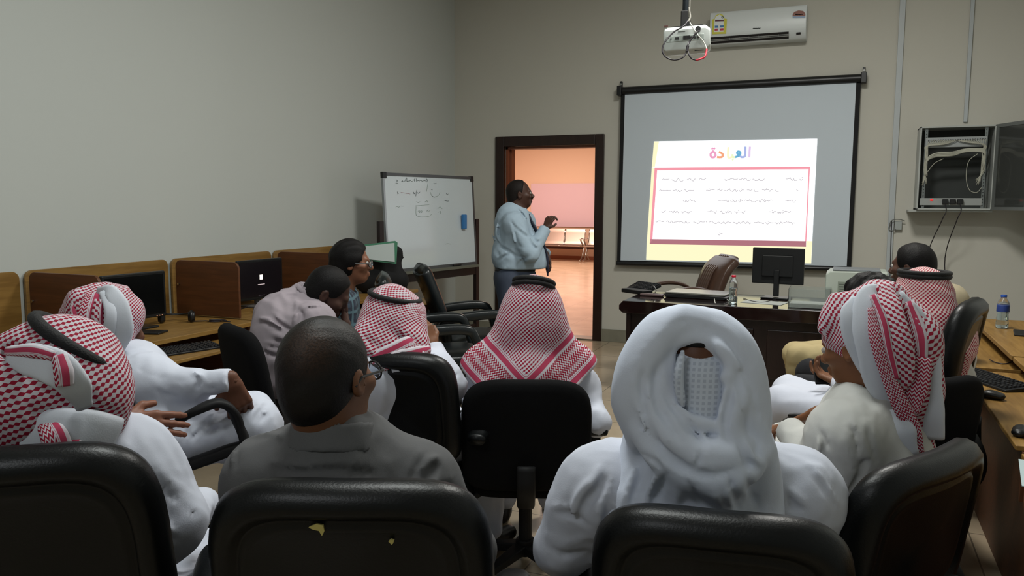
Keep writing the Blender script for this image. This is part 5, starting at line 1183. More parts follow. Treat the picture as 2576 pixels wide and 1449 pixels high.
def ex8(f, D):
    f.cap(at(1600, 1175, 1.80), at(1470, 1235, 1.82), .055, .062, .06); f.cap(at(1905, 1180, 1.80), at(2035, 1250, 1.82), .055, .06, .06)
    f.cap(at(1420, 1290, 1.80), at(1405, 1378, 1.82), .035, .042, .05)
garment(g, 'robe', thobe, h=.0075, seed=11, fold=.011, ff=19, sleeve=(.075, .060, .045), extra=ex8, lines=L8, wid=.15, shw=.07)
f = Sdf(at(1540, 1290, 1.52)-A_((.10, .10, .06)), at(1960, 770, 1.98)+A_((.06, .14, .06)), .0065)
f.lo = np.array([g.H[0]-.30, g.H[1]-.30, g.H[2]-.40]); f = Sdf(f.lo-A_((0, 0, .04)), g.H+A_((.30, .22, .22)), .006)
hR = g.Rh_; C8 = g.H
f.ell(C8+hR[2]*.02+hR[1]*.045, (.100, .090, .108), hR, .02)
f.cap(C8-hR[2]*.03+hR[1]*.03, at(1757, 1130, 1.82), .100, .11, .05, (hR[1], 1.05))
f.cap(at(1757, 1150, 1.80), at(1850, 1170, 1.80), .095, .08, .05); f.cap(at(1757, 1150, 1.80), at(1665, 1150, 1.80), .085, .07, .05)
# thick rolled edge arching over the crown
arch = [(1612, 1095, 1.68), (1590, 1010, 1.66), (1602, 930, 1.645), (1640, 860, 1.64), (1685, 820, 1.645), (1735, 812, 1.65), (1790, 822, 1.65), (1838, 858, 1.64), (1868, 915, 1.64), (1886, 990, 1.65), (1896, 1070, 1.66)]
f.chain([at(*p) for p in arch], [.034, .040, .042, .040, .036, .032, .034, .037, .038, .036, .036], .012)
inner = [(1640, 1000, 1.66), (1644, 930, 1.64), (1672, 875, 1.635), (1720, 850, 1.63), (1765, 850, 1.63), (1805, 868, 1.63), (1828, 905, 1.63)]
f.chain([at(*p) for p in inner], [.016, .017, .016, .014, .016, .022, .02], .010)
# scooped folds hanging from side to side
def scoop(pts, r, k=.009, mode='add'): f.chain([at(*p) for p in pts], r, k, mode)
scoop([(1656, 975, 1.623), (1682, 1030, 1.612), (1728, 1060, 1.602), (1780, 1068, 1.602), (1832, 1084, 1.61)], [.010, .014, .015, .015, .012])
scoop([(1672, 890, 1.628), (1670, 950, 1.620), (1680, 1010, 1.618)], [.007, .011, .009]); scoop([(1692, 872, 1.626), (1692, 940, 1.618), (1702, 1020, 1.612)], [.005, .008, .008])
scoop([(1632, 960, 1.628), (1645, 1040, 1.618), (1685, 1095, 1.603), (1750, 1135, 1.588), (1820, 1145, 1.588), (1870, 1120, 1.608)], [.020, .024, .026, .028, .028, .024])
scoop([(1610, 1060, 1.648), (1655, 1135, 1.628), (1720, 1175, 1.608), (1790, 1195, 1.598), (1860, 1185, 1.608), (1900, 1140, 1.628)], [.03, .032, .032, .034, .032, .03])
scoop([(1838, 930, 1.618), (1850, 1000, 1.608), (1836, 1060, 1.603), (1850, 1120, 1.608)], [.02, .026, .022, .026])
scoop([(1868, 950, 1.628), (1880, 1040, 1.628), (1905, 1130, 1.648), (1912, 1200, 1.668), (1900, 1262, 1.688)], [.024, .028, .034, .036, .03])
scoop([(1800, 862, 1.606), (1820, 885, 1.60), (1838, 915, 1.60), (1832, 945, 1.60), (1818, 952, 1.60)], [.008, .011, .012, .011, .006], .008)
scoop([(1700, 1110, 1.628), (1700, 1180, 1.658), (1680, 1250, 1.688)], [.03, .04, .03], .03)
scoop([(1800, 1180, 1.628), (1800, 1240, 1.668)], [.06, .05], .04)
f.cap(at(1757, 1130, 1.77), at(1745, 1310, 1.735), .10, .150, .05, (hR[1], 1.35)); f.cap(at(1880, 1120, 1.74), at(1905, 1290, 1.72), .06, .055, .05); f.cap(at(1630, 1110, 1.75), at(1590, 1300, 1.73), .055, .06, .05)
f.crease([('g', [(1624, 1160), (1600, 1230), (1585, 1280)], .008), ('g', [(1680, 1190), (1655, 1240), (1640, 1285)], .009), ('g', [(1725, 1200), (1745, 1240), (1788, 1285)], .008), ('r', [(1700, 1190), (1705, 1240), (1695, 1290)], .008), ('r', [(1790, 1205), (1800, 1245), (1825, 1285)], .008), ('g', [(1838, 1200), (1850, 1250), (1862, 1290)], .008), ('g', [(1880, 1190), (1890, 1240), (1910, 1285)], .008), ('r', [(1572, 1180), (1565, 1240), (1566, 1290)], .008)])
f.warp(folds(5, .0030, 34, (0, 0, 1), .3), .03)
f.crease(ZL(1320, 760, .4754, [('g', [(700, 330), (692, 430), (705, 540), (770, 660), (850, 760)], .008), ('g', [(735, 430), (765, 540), (840, 610), (900, 690), (960, 770)], .006), ('g', [(655, 640), (715, 760), (800, 850), (900, 905), (1000, 920), (1110, 890)], .010), ('g', [(1112, 400), (1085, 520), (1062, 640), (1078, 760)], .007),
    ('g', [(1190, 430), (1225, 540), (1240, 640)], .006), ('g', [(1130, 740), (1180, 850), (1250, 890)], .008), ('r', [(620, 250), (570, 400), (580, 560), (630, 700)], .008), ('r', [(900, 90), (1040, 130), (1150, 260), (1210, 440)], .008), ('g', [(660, 250), (625, 380), (625, 540), (670, 680)], .006), ('g', [(720, 130), (870, 105), (1010, 150)], .004),
    ('g', [(1060, 260), (1120, 380), (1150, 520), (1160, 640)], .006), ('r', [(820, 800), (930, 850), (1060, 850)], .007), ('g', [(610, 800), (690, 850), (740, 920)], .007), ('r', [(1220, 700), (1250, 820), (1240, 960)], .008), ('g', [(930, 760), (925, 830), (900, 880)], .005), ('g', [(680, 560), (620, 480), (600, 400)], .005)]))
sdf_obj('headcloth', f, ghutra, g.e, it=2)
fi = Sdf(g.H-.2, g.H+.2, .0065)
fi.ell(C8+hR[2]*.002-hR[1]*.0, (.088, .106, .100), hR, .02); fi.cap(at(1757, 950, 1.67), at(1762, 1110, 1.68), .068, .086, .03)
fi.chain([at(1718, 880, 1.605), at(1706, 950, 1.592), at(1716, 1020, 1.60)], [.006, .008, .006], .012)
fi.warp(folds(8, .002, 45, (0, 0, 1), .3), .03)
sdf_obj('headcloth_lining', fi, grid_mat('ghutra_weave', (176, 184, 200), (198, 206, 220), .011, .45, coords='Object', axes=(0, 2), bump=.4), g.e, it=2)
agal(g, C8+hR[2]*.078-hR[1]*.008, hR, .070, .082, agm, 1, .010)
shoes(g, mat('shoe_black', (16, 15, 15), .4))

# ---- man in the centre
g = fig('person in red chequered headcloth on the chair in the middle of the room', at(1330, 990, 3.42)[:2], 22, at(1340, 765, 3.27), skin('b', (92, 58, 40)), hyaw=20, hr=3,
        J=dict(SL=at(1218, 978, 3.36), SR=at(1458, 972, 3.36), EL=at(1180, 1085, 3.28), ER=at(1500, 1062, 3.24), WL=at(1225, 1040, 3.55), WR=at(1470, 1075, 3.50), N=at(1333, 885, 3.33)))
garment(g, 'robe', thobe, h=.011, seed=21, fold=.007, ff=24, sleeve=(.062, .056, .045), wid=.15)
C, R = g.H, g.Rh_
f = Sdf(C-A_((.42, .36, .62)), C+A_((.42, .30, .18)), .009)
f.ell(C+R[2]*.03, (.087, .104, .092), R, .02); f.cap(C+R[2]*.0, C-R[2]*.06, .094, .105, .03, (R[1], .95))
B = {k: at(*v) for k, v in dict(l=(1215, 925, 3.30), r=(1452, 925, 3.30), b=(1330, 950, 3.22), l2=(1232, 1010, 3.24), r2=(1440, 1010, 3.24), fl=(1240, 930, 3.48), fr=(1425, 930, 3.48), m=(1330, 870, 3.25)).items()}
f.cap(C-R[2]*.05, B['l'], .092, .070, .09); f.cap(C-R[2]*.05, B['r'], .092, .070, .09); f.cap(C-R[2]*.04, B['b'], .10, .085, .06)
f.cap(B['b'], B['l'], .085, .07, .06); f.cap(B['b'], B['r'], .085, .07, .06); f.cap(B['b'], at(1330, 1080, 3.25), .085, .10, .06)
f.cap(B['l'], B['l2'], .07, .10, .06); f.cap(B['r'], B['r2'], .07, .10, .06); f.cap(C-R[2]*.08, B['fl'], .08, .07, .05); f.cap(C-R[2]*.08, B['fr'], .08, .07, .05)
zA = float(at(1322, 1088, 3.18)[2]); xA = (at(1322, 1000, 3.18)-C)@g.R[0]
def hem7(P, u=None, v=None):
    x = (P-C)@g.R[0]-xA; z = P[:, 2]-zA
    return (z-np.abs(x)*.88)*.75, np.abs(x)*.75+z*.66
def w7(P):
    q = P-C; x, y = q@g.R[0], q@g.R[1]; th = np.arctan2(x, -y); d = np.clip(-q[:, 2]*3, 0, 1)
    return d*(.0045*np.sin(th*9+.5*np.sin(q[:, 2]*9))+.003*np.sin(th*17+1))
f.warp(w7, .05)
f.warp(lambda P: np.zeros(len(P)), .0)
G = np.stack(np.meshgrid(f.ax[0], f.ax[1], f.ax[2], indexing='ij'), -1).reshape(-1, 3); e, _ = hem7(G); f.F = np.maximum(f.F, -e.reshape(f.F.shape).astype(np.float32))
sdf_obj('headscarf', f, shem, g.e, cyl_uv(C, R, .12, hem=hem7))
agal(g, C+R[2]*.090-R[1]*.006, Rh(20, -17, 5), .080, .096, agm, 2, .0105, drop=.017)
shoes(g, mat('sandal_dark', (30, 24, 22), .5), 'sandal')

# ---- man resting his chin on his hand
g = fig('person in a red chequered headcloth resting his chin on his raised hand', at(1010, 1000, 3.2)[:2], -12, at(985, 800, 3.12), skin('c', (110, 72, 48)), hyaw=-25, hr=10, hp=-8,
        J=dict(SL=at(925, 945, 3.0), SR=at(1085, 935, 3.12), EL=at(900, 1040, 3.0), ER=at(1140, 972, 3.14), WR=at(1088, 872, 3.24), DR=unit(at(1062, 815, 3.24)-at(1088, 872, 3.24)), PR=unit(-RV*.6+FV*.7), cR=1.0, N=at(1000, 893, 3.1), WL=at(1010, 1070, 3.3)))
L5 = ZL(860, 600, .3175, [('g', [(700, 910), (770, 1000), (860, 1030)], .007), ('r', [(720, 900), (820, 1000), (930, 1040)], .007), ('g', [(640, 1070), (650, 960), (700, 920)], .007), ('g', [(560, 980), (575, 1080), (600, 1180)], .008), ('g', [(820, 1110), (880, 1100), (940, 1060)], .007), ('g', [(620, 1180), (720, 1190), (820, 1160)], .007), ('g', [(870, 1000), (920, 960)], .006)])
def ex5(f, D): f.cap(at(1060, 950, 3.05), at(1120, 975, 3.08), .06, .05, .06)
garment(g, 'robe', thobe, h=.010, seed=31, fold=.008, ff=26, sleeve=(.062, .05, .038), cuff=1, extra=ex5, lines=L5, wid=.14)
C, R = g.H, g.Rh_
f = Sdf(C-A_((.32, .3, .30)), C+A_((.3, .3, .2)), .0085)
f.ell(C+R[2]*.03, (.090, .106, .092), R, .02); f.cap(C+R[2]*.01, C-R[2]*.05, .100, .118, .04); f.cap(C, at(940, 850, 3.05), .105, .085, .05); f.cap(C, at(1020, 850, 3.06), .10, .08, .05)
f.cap(at(935, 875, 3.02), at(1045, 885, 3.05), .07, .055, .05); f.cap(at(925, 870, 3.02), at(960, 905, 3.0), .06, .05, .04); f.cap(at(1030, 790, 3.12), at(1043, 838, 3.12), .055, .045, .04)
f.warp(folds(6, .008, 24, R[2]+R[0]*.25, .2), .05); f.chain([at(960, 770, 2.97), at(985, 830, 2.97), at(1030, 865, 3.0)], [.006, .01, .008], .02, 'sub'); f.chain([at(920, 850, 2.95), at(960, 878, 2.94), at(1010, 890, 2.96)], [.005, .008, .005], .02, 'sub')
sdf_obj('headscarf', f, shem, g.e, cyl_uv(C, R, .13, hem=None))
ribbon(g, 'scarf_edge', [(928, 908, 2.955), (975, 893, 2.95), (1020, 872, 2.97), (1058, 850, 3.03)], [.02, .034, .036, .022], shem, .012, .0, .085)
ribbon(g, 'scarf_edge', [(958, 925, 2.94), (1000, 902, 2.945), (1050, 888, 2.985), (1078, 878, 3.03)], [.018, .03, .026, .014], shem, .012, .0, .06)
ribbon(g, 'scarf_edge', [(985, 925, 2.945), (1020, 915, 2.95), (1058, 882, 3.0)], [.02, .026, .02], pl_white, .014, .0)
agal(g, C+R[2]*.088-R[1]*.005, R, .088, .102, agm, 1, .0105)
shoes(g, MATS['shoe_black'])

# ---- man in the grey suit
g = fig('person in a grey suit jacket with thinning black hair and glasses', at(880, 1400, 1.78)[:2], 22, at(826, 950, 1.61), skin('d', (104, 68, 46)), hyaw=-4, hr=-4, hp=0, hs=1.0, neck=.062, chub=.006,
        J=dict(SL=at(672, 1212, 1.70), SR=at(1052, 1226, 1.70), C=at(860, 1290, 1.74), EL=at(640, 1420, 1.68), ER=at(1165, 1385, 1.72), WL=at(700, 1400, 2.0), WR=at(1150, 1400, 1.98), N=at(848, 1095, 1.635)))
suit = cloth_mat('suit_grey', (90, 90, 91), ridge=.3, rscale=3)
L6 = ZL(480, 780, .4616, [('g', [(1290, 770), (1235, 850), (1195, 950), (1190, 1100)], .006), ('g', [(1365, 840), (1320, 870), (1280, 930)], .010), ('g', [(1430, 950), (1320, 985), (1210, 1010)], .008), ('g', [(1500, 1100), (1350, 1115), (1215, 1090)], .008), ('r', [(1440, 1010), (1340, 1040), (1230, 1050)], .008), ('g', [(265, 720), (248, 800), (240, 880)], .005), ('g', [(650, 740), (642, 820), (640, 890)], .003),
    ('g', [(430, 860), (600, 880), (800, 870), (1000, 890)], .007), ('r', [(300, 700), (420, 680), (520, 690)], .006), ('g', [(1560, 1230), (1420, 1240), (1300, 1190)], .008), ('g', [(1240, 1180), (1300, 1300), (1400, 1400)], .008)])
def ex6(f, D):
    f.cap(at(770, 1150, 1.68), at(655, 1180, 1.68), .055, .045, .05); f.cap(at(940, 1150, 1.68), at(1075, 1192, 1.69), .055, .045, .05)
    nb_ = at(836, 1116, 1.612); na_ = unit(A_((0, 0, 1))+g.R[1]*.22); f.cap(at(852, 1176, 1.66), at(860, 1210, 1.69), .078, .12, .05); f.cap(nb_-na_*.10, nb_+na_*.0, .105, .084, .05, (g.R[1], 1.05)); f.cap(at(860, 1180, 1.71), at(860, 1330, 1.75), .13, .15, .06); f.cap(at(655, 1185, 1.70), at(618, 1240, 1.69), .035, .035, .04)
garment(g, 'suit_jacket', suit, kind='jacket', h=.0075, seed=41, fold=.006, ff=20, sleeve=(.074, .066, .05), extra=ex6, lines=L6, wid=.15, shw=.062, uppad=.008)
cf = Sdf(at(860, 1090, 1.66)-.17, at(860, 1090, 1.66)+.17, .006)
nb = at(836, 1116, 1.612); na = unit(A_((0, 0, 1))+g.R[1]*.22)
cf.cap(nb-na*.012, nb+na*.046, .092, .082, .0, (g.R[1], 1.05), fa=True, fb=True); cf.cap(nb+na*.035, nb+na*.12, .070, None, .0, mode='sub'); cf.warp(folds(3, .002, 40, (1, 0, 0), .3))
cl = sdf_obj('collar', cf, suit, g.e)
sc_ = cf.like(); sc_.cap(nb, nb+na*.040, .074, .071, .0, fa=True, fb=True); sc_.cap(nb+na*.03, nb+na*.1, .062, None, .0, mode='sub'); sdf_obj('shirt_collar', sc_, mat('shirt_dark', (70, 50, 45), .8), g.e)
hb = bpy.data.materials.new('hair_thinning'); hb.use_nodes = True; nt = hb.node_tree; b_ = nt.nodes['Principled BSDF']; b_.inputs['Roughness'].default_value = .55; b_.inputs['Specular IOR Level'].default_value = .25
tc = nt.nodes.new('ShaderNodeTexCoord'); X.nt = nt; sp = nt.nodes.new('ShaderNodeVectorMath'); sp.operation = 'DISTANCE'; nt.links.new(tc.outputs['Object'], sp.inputs[0])
bald = at(778, 872, 1.50)-g.root; sp.inputs[1].default_value = tuple(bald)
no = nt.nodes.new('ShaderNodeTexNoise'); no.inputs['Scale'].default_value = 260; no.inputs['Detail'].default_value = 2; nt.links.new(tc.outputs['Object'], no.inputs[0])
fac = (X(sp.outputs['Value'])*-18.+1.25).mx(0).mn(1)*(X(no.outputs['Fac'])*2.2-.5).mx(0).mn(1)*.38
mix = nt.nodes.new('ShaderNodeMix'); mix.data_type = 'RGBA'; nt.links.new(fac.o, mix.inputs[0]); mix.inputs[6].default_value = (*s2l((17, 13, 11)), 1); mix.inputs[7].default_value = (*s2l((96, 66, 46)), 1); nt.links.new(mix.outputs[2], b_.inputs['Base Color'])
bu = nt.nodes.new('ShaderNodeBump'); bu.inputs['Strength'].default_value = .3; bu.inputs['Distance'].default_value = .003; nt.links.new(no.outputs['Fac'], bu.inputs['Height']); nt.links.new(bu.outputs[0], b_.inputs['Normal'])
hair(g, hb, front=.06, low=-.04, puff=.009, amp=.0008, freq=120, h=.006, back=-.122)
def glasses(g, m=blk, lens=True):
    C, R, s = g.H, g.Rh_, g.s; L = lambda a, b, c: C+(R[0]*a+R[1]*b+R[2]*c)*s; e = None
    mb = MB()
    for sx in (-1, 1):
        P = [L(sx*(.034+.027*math.cos(a)), .108-.012*abs(math.cos(a))*(sx*math.cos(a) > 0), -.004+.019*math.sin(a)) for a in np.linspace(0, 2*PI, 25)]
        mb.tube(P, .0022, 6); mb.tube([L(sx*.061, .098, .003), L(sx*.082, .075, .004), L(sx*.085, .0, .004), L(sx*.083, -.02, -.012)], .0025, 6)
    mb.tube([L(-.008, .112, .0), L(.008, .112, .0)], .0022, 6)
    e = mb.build('glasses', m, g.e, world=True)
    lm = mat('lens', (215, 225, 235), .03, trans=.9, ior=1.15)
    for sx in (-1, 1):
        P = [L(sx*(.034+.026*math.cos(a)), .107-.012*abs(math.cos(a))*(sx*math.cos(a) > 0), -.004+.018*math.sin(a)) for a in np.linspace(0, 2*PI, 24, endpoint=False)]
        MB().add(P+[p+R[1]*.001 for p in P], [tuple(range(24)), tuple(range(47, 23, -1))]+[(i, i+24, (i+1) % 24+24, (i+1) % 24) for i in range(24)]).build('lens', lm, e, world=True)
def eyes(g):
    for sx in (-1, 1):
        c = g.H+(g.Rh_[0]*sx*.031+g.Rh_[1]*.083+g.Rh_[2]*.002)*g.s; f = Sdf(c-.02, c+.02, .003); f.ell(c, (.0115, .0115, .0115)); sdf_obj('eye', f, mat('eye_white', (150, 145, 140), .2), g.e)
glasses(g)
trousers(g, mat('suit_trousers', (60, 60, 64), .85)); shoes(g, MATS['shoe_black'])

# ---- man at the far left in front
g = fig('person in a chequered headcloth with black cord leaning over at the left edge', at(170, 1420, 1.75)[:2], -8, at(152, 948, 1.67), skin('e', (118, 76, 58)), hyaw=2, hr=26, hp=-12,
        J=dict(SL=at(40, 1200, 1.62), SR=at(318, 1170, 1.75), C=at(180, 1300, 1.70), EL=at(10, 1400, 1.7), ER=at(428, 1318, 1.78), WR=at(512, 1268, 2.0), WL=at(300, 1068, 1.98), DL=unit(at(420, 1075, 2.02)-at(300, 1068, 1.98)), PL=unit(FV-UV_*.3), cL=.35, N=at(190, 1075, 1.68)))
L1 = ZL(0, 700, .5169, [('g', [(575, 850), (700, 955), (870, 1090), (965, 1160)], .004), ('g', [(600, 1170), (720, 1205), (800, 1265)], .012), ('g', [(690, 1160), (750, 1250), (870, 1285)], .010), ('g', [(560, 1130), (640, 1190), (700, 1260)], .008), ('g', [(905, 1040), (960, 1110)], .007), ('r', [(620, 1200), (720, 1240), (790, 1290)], .010), ('g', [(560, 960), (640, 1100), (760, 1200)], .007), ('r', [(740, 900), (830, 990), (930, 1060)], .008), ('g', [(640, 1290), (700, 1320), (760, 1300)], .01)])
# his left forearm comes forward past his chest to the raised hand
def ex1(f, D):
    f.cap(at(260, 1130, 1.72), at(350, 1190, 1.76), .07, .075, .06); f.cap(at(330, 1140, 1.76), at(420, 1290, 1.78), .075, .068, .05); f.cap(at(400, 1330, 1.76), at(350, 1400, 1.78), .05, .06, .06)
g.D['EL'] = at(190, 1130, 1.9)
garment(g, 'robe', thobe, h=.0075, seed=52, fold=.009, ff=20, sleeve=(.072, .066, .042), cuff=1, extra=ex1, lines=L1, wid=.15)
C, R = g.H, g.Rh_
f = Sdf(C-A_((.36, .34, .42)), C+A_((.3, .3, .22)), .0075)
f.ell(C+R[2]*.03, (.094, .110, .096), R, .02); f.cap(C+R[2]*.0, at(180, 990, 1.66), .112, .115, .05); f.cap(at(120, 930, 1.62), at(50, 985, 1.60), .085, .09, .06); f.cap(at(120, 880, 1.63), at(60, 905, 1.60), .045, .03, .04)
f.cap(at(200, 1000, 1.66), at(235, 985, 1.68), .075, .062, .04); f.cap(at(180, 1010, 1.63), at(60, 1040, 1.58), .08, .085, .06); f.cap(at(40, 1000, 1.6), at(20, 1080, 1.6), .09, .07, .06)
f.cap(at(150, 1070, 1.63), at(245, 1062, 1.66), .05, .038, .04); f.cap(at(120, 1085, 1.62), at(20, 1090, 1.6), .06, .05, .05)
f.chain([at(90, 905, 1.52), at(165, 930, 1.52), at(205, 985, 1.54), at(215, 1040, 1.57)], [.006, .010, .012, .008], .02, 'sub'); f.chain([at(60, 1030, 1.49), at(150, 1062, 1.53), at(260, 1048, 1.60)], [.006, .010, .006], .02, 'sub')
f.chain([at(20, 890, 1.56), at(60, 902, 1.53), at(95, 930, 1.51)], [.006, .012, .008], .02, 'sub'); f.warp(folds(9, .007, 22, R[2]+R[0]*.4, .2), .05)
sdf_obj('headscarf', f, shem1, g.e, cyl_uv(C, Rh(50, 0, 22), .135))
ribbon(g, 'white_hem_fold', [(28, 897, 1.535), (80, 905, 1.505), (140, 925, 1.495), (188, 970, 1.51), (212, 1022, 1.545)], [.022, .032, .034, .028, .016], pl_white, .010)
ribbon(g, 'striped_band', [(25, 884, 1.535), (85, 884, 1.50), (140, 898, 1.497)], [.010, .013, .011], shem1, .011, .0, .06)
ribbon(g, 'striped_band', [(150, 898, 1.498), (160, 935, 1.488), (163, 968, 1.492)], [.014, .017, .016], shem1, .011, .0, .06)
ribbon(g, 'shoulder_flap', [(60, 1092, 1.525), (150, 1090, 1.535), (225, 1105, 1.575), (270, 1120, 1.625)], [.035, .05, .058, .062], pl_white, .016)
ribbon(g, 'striped_band', [(118, 1062, 1.535), (140, 1105, 1.515), (150, 1150, 1.52)], [.02, .024, .026], shem1, .014, .0, .10)
ribbon(g, 'striped_band', [(232, 1052, 1.60), (195, 1090, 1.56), (165, 1135, 1.53), (155, 1165, 1.53)], [.014, .018, .018, .016], shem1, .014, .0, .07)
ribbon(g, 'striped_band', [(215, 1190, 1.565), (245, 1190, 1.59), (262, 1170, 1.61)], [.012, .014, .01], shem1, .014, .0, .06)
agal(g, C+R[2]*.078+RV*.010, Rh(2, -30, 26), .090, .108, agm, 1, .0135)
shoes(g, MATS['shoe_black'])

# ---- second man at the left, arm stretched out
g = fig('person in headcloth without a cord stretching one arm forward at the left', at(345, 1110, 2.55)[:2], -42, at(272, 812, 2.6), skin('f', (92, 58, 42)), hyaw=-50, hp=-14,
        J=dict(SR=at(372, 962, 2.48), SL=at(285, 955, 2.78), C=at(335, 1020, 2.62), ER=at(478, 968, 2.46), WR=at(582, 958, 2.45), DR=unit(at(596, 1000, 2.46)-at(582, 958, 2.45)), PR=unit(FV*.8-RV*.5), cR=.7,
               EL=at(365, 1050, 2.82), WL=at(418, 1022, 2.62), DL=unit(at(450, 1052, 2.56)-at(418, 1022, 2.62)), PL=unit(FV*.6-UV_), cL=.7, N=at(318, 898, 2.62), HR=at(395, 1115, 2.45), KR=at(638, 1072, 2.56), AR=at(660, 1290, 2.60), HL=at(400, 1060, 2.68), KL=at(634, 1046, 2.80), AL=at(650, 1240, 2.85)))
L2 = ZL(380, 900, .2346, [('g', [(400, 960), (480, 830), (620, 700), (680, 620)], .007), ('g', [(490, 930), (620, 800), (720, 760), (840, 740)], .008), ('g', [(300, 960), (400, 800), (480, 720)], .007), ('g', [(1075, 720), (1150, 600), (1240, 490)], .008), ('g', [(1130, 770), (1200, 650), (1290, 560)], .007), ('g', [(1030, 652), (1110, 650)], .005), ('r', [(1000, 760), (1090, 640), (1180, 500)], .008), ('r', [(430, 990), (560, 850), (660, 770)], .007), ('g', [(740, 620), (800, 520), (900, 480)], .006),
    ('g', [(-160, 110), (0, 180), (200, 225), (420, 255)], .004), ('g', [(440, 190), (510, 250), (480, 350), (430, 420)], .008), ('r', [(470, 170), (545, 240), (530, 330)], .007), ('g', [(770, 200), (755, 290)], .006), ('g', [(560, 330), (640, 340), (700, 310)], .006), ('g', [(250, 210), (290, 160)], .006), ('g', [(40, 330), (160, 400), (300, 420)], .007)])
def ex2(f, D): f.cap(at(400, 1095, 2.50), at(620, 1074, 2.58), .088, .072, .08); f.cap(at(335, 935, 2.60), at(345, 1080, 2.56), .10, .13, .07)
garment(g, 'robe', thobe, h=.008, seed=61, fold=.008, ff=24, sleeve=(.056, .046, .036), cuff=1, extra=ex2, lines=L2, wid=.135, collar=.055)
C, R = g.H, g.Rh_; T2 = 2.47
f = Sdf(C-A_((.28, .28, .2)), C+A_((.26, .26, .2)), .0075)
f.ell(C+R[2]*.028, (.088, .106, .090), R, .02); f.cap(at(248, 800, 2.6), at(238, 845, 2.58), .10, .085, .04); f.cap(at(215, 775, 2.58), at(182, 800, 2.57), .07, .04, .04); f.cap(at(222, 755, 2.6), at(215, 748, 2.6), .05, .03, .03)
f.cap(at(295, 760, 2.62), at(328, 778, 2.64), .055, .026, .04); f.cap(at(325, 770, 2.64), at(337, 794, 2.64), .024, .014, .02); f.cap(at(250, 850, 2.58), at(285, 868, 2.58), .06, .04, .03); f.cap(at(280, 800, 2.57), at(295, 850, 2.57), .06, .05, .03)
f.chain([at(205, 760, 2.50), at(215, 800, 2.47), at(200, 850, 2.49)], [.006, .012, .008], .02, 'sub'); f.warp(folds(12, .007, 28, R[2], .2), .05)
sdf_obj('headscarf', f, shem, g.e, cyl_uv(C, Rh(38), .13))
ribbon(g, 'white_hem_fold', [(252, 732, 2.53), (280, 736, 2.49), (300, 775, 2.475), (306, 830, 2.48), (292, 882, 2.50)], [.014, .022, .030, .034, .024], pl_white, .012)
ribbon(g, 'white_hem_fold', [(262, 738, 2.50), (278, 780, 2.462), (275, 830, 2.462), (262, 878, 2.49)], [.014, .018, .018, .014], pl_white, .014)
ribbon(g, 'striped_drape', [(236, 742, 2.51), (224, 790, 2.47), (232, 840, 2.47), (240, 880, 2.49)], [.026, .032, .030, .026], shem, .012, .0, .075)
ribbon(g, 'striped_drape', [(205, 755, 2.52), (188, 772, 2.51), (190, 800, 2.50)], [.014, .014, .012], shem, .012, .0, .05)
ribbon(g, 'striped_drape', [(250, 755, 2.475), (244, 800, 2.458), (252, 850, 2.465)], [.014, .016, .012], shem, .010, .15, .24)
eyes(g); trousers(g, thobe, 'white_trousers'); shoes(g, mat('shoe_brown', (52, 24, 20), .5))

# ---- man bending forward in the pale shirt
g = fig('person in a pale grey shirt with short black hair bending forward over his knees', at(690, 955, 3.72)[:2], -50, at(826, 738, 3.70), skin('g', (58, 36, 28)), hyaw=-62, hp=-32, hs=1.02, chub=.004,
        J=dict(C=at(722, 850, 3.62), SR=at(790, 812, 3.56), SL=at(770, 770, 3.86), ER=at(835, 905, 3.58), WR=at(872, 822, 3.72), DR=unit(at(866, 780, 3.74)-at(872, 822, 3.72)), PR=unit(-RV), cR=1.0, EL=at(850, 880, 3.95), WL=at(890, 900, 3.9), N=at(776, 758, 3.72), P=at(690, 965, 3.66)))
lav = cloth_mat('shirt_lavender', (146, 137, 143), ridge=.6)
L3 = ZL(520, 660, .16565, [('g', [(790, 915), (880, 918), (1000, 980), (1130, 1050), (1230, 1075)], .010), ('g', [(1000, 1045), (1120, 1040), (1210, 1060)], .008), ('g', [(990, 1170), (1090, 1200), (1290, 1215)], .010), ('g', [(1370, 690), (1440, 800), (1412, 900), (1408, 1100)], .012), ('g', [(1240, 1105), (1340, 1140)], .012), ('g', [(830, 1330), (950, 1400), (1100, 1430)], .010), ('g', [(1180, 490), (1290, 485), (1400, 495)], .005), ('g', [(1830, 740), (1880, 880), (1890, 940)], .008), ('g', [(1480, 730), (1600, 690), (1750, 675)], .006),
    ('r', [(1350, 520), (1380, 680), (1390, 760)], .010), ('g', [(960, 780), (1060, 900), (1230, 1010), (1380, 1090)], .010), ('r', [(900, 980), (1060, 1100), (1220, 1150)], .010), ('r', [(850, 860), (960, 890), (1080, 980)], .008), ('g', [(860, 1250), (1000, 1290), (1150, 1280)], .008)])
def ex3(f, D):
    f.cap(at(700, 800, 3.66), at(690, 900, 3.64), .115, .125, .07); f.cap(at(745, 770, 3.70), at(770, 820, 3.64), .08, .09, .06); f.cap(at(765, 740, 3.72), at(740, 790, 3.70), .055, .08, .05)
garment(g, 'shirt', lav, kind='shirt', h=.010, seed=72, fold=.010, ff=24, sleeve=(.072, .066, .05), short=.85, extra=ex3, lines=L3, wid=.13)
cfp = at(772, 742, 3.70); cf = Sdf(cfp-.13, cfp+.13, .006); cx_ = unit(at(800, 715, 3.71)-at(765, 760, 3.71)); cf.cap(cfp, cfp+cx_*.035, .068, .06, 0, fb=True, fa=True); cf.cap(cfp-cx_*.01, cfp+cx_*.1, .057, None, 0, mode='sub'); sdf_obj('collar', cf, lav, g.e)
hair(g, mat('hair_black', (12, 10, 10), .6, spec=.2, bump=.4, bscale=300), front=.06, puff=.006, amp=.001, freq=200); trousers(g, mat('trousers_grey', (64, 60, 58), .8)); shoes(g, MATS['shoe_black'])
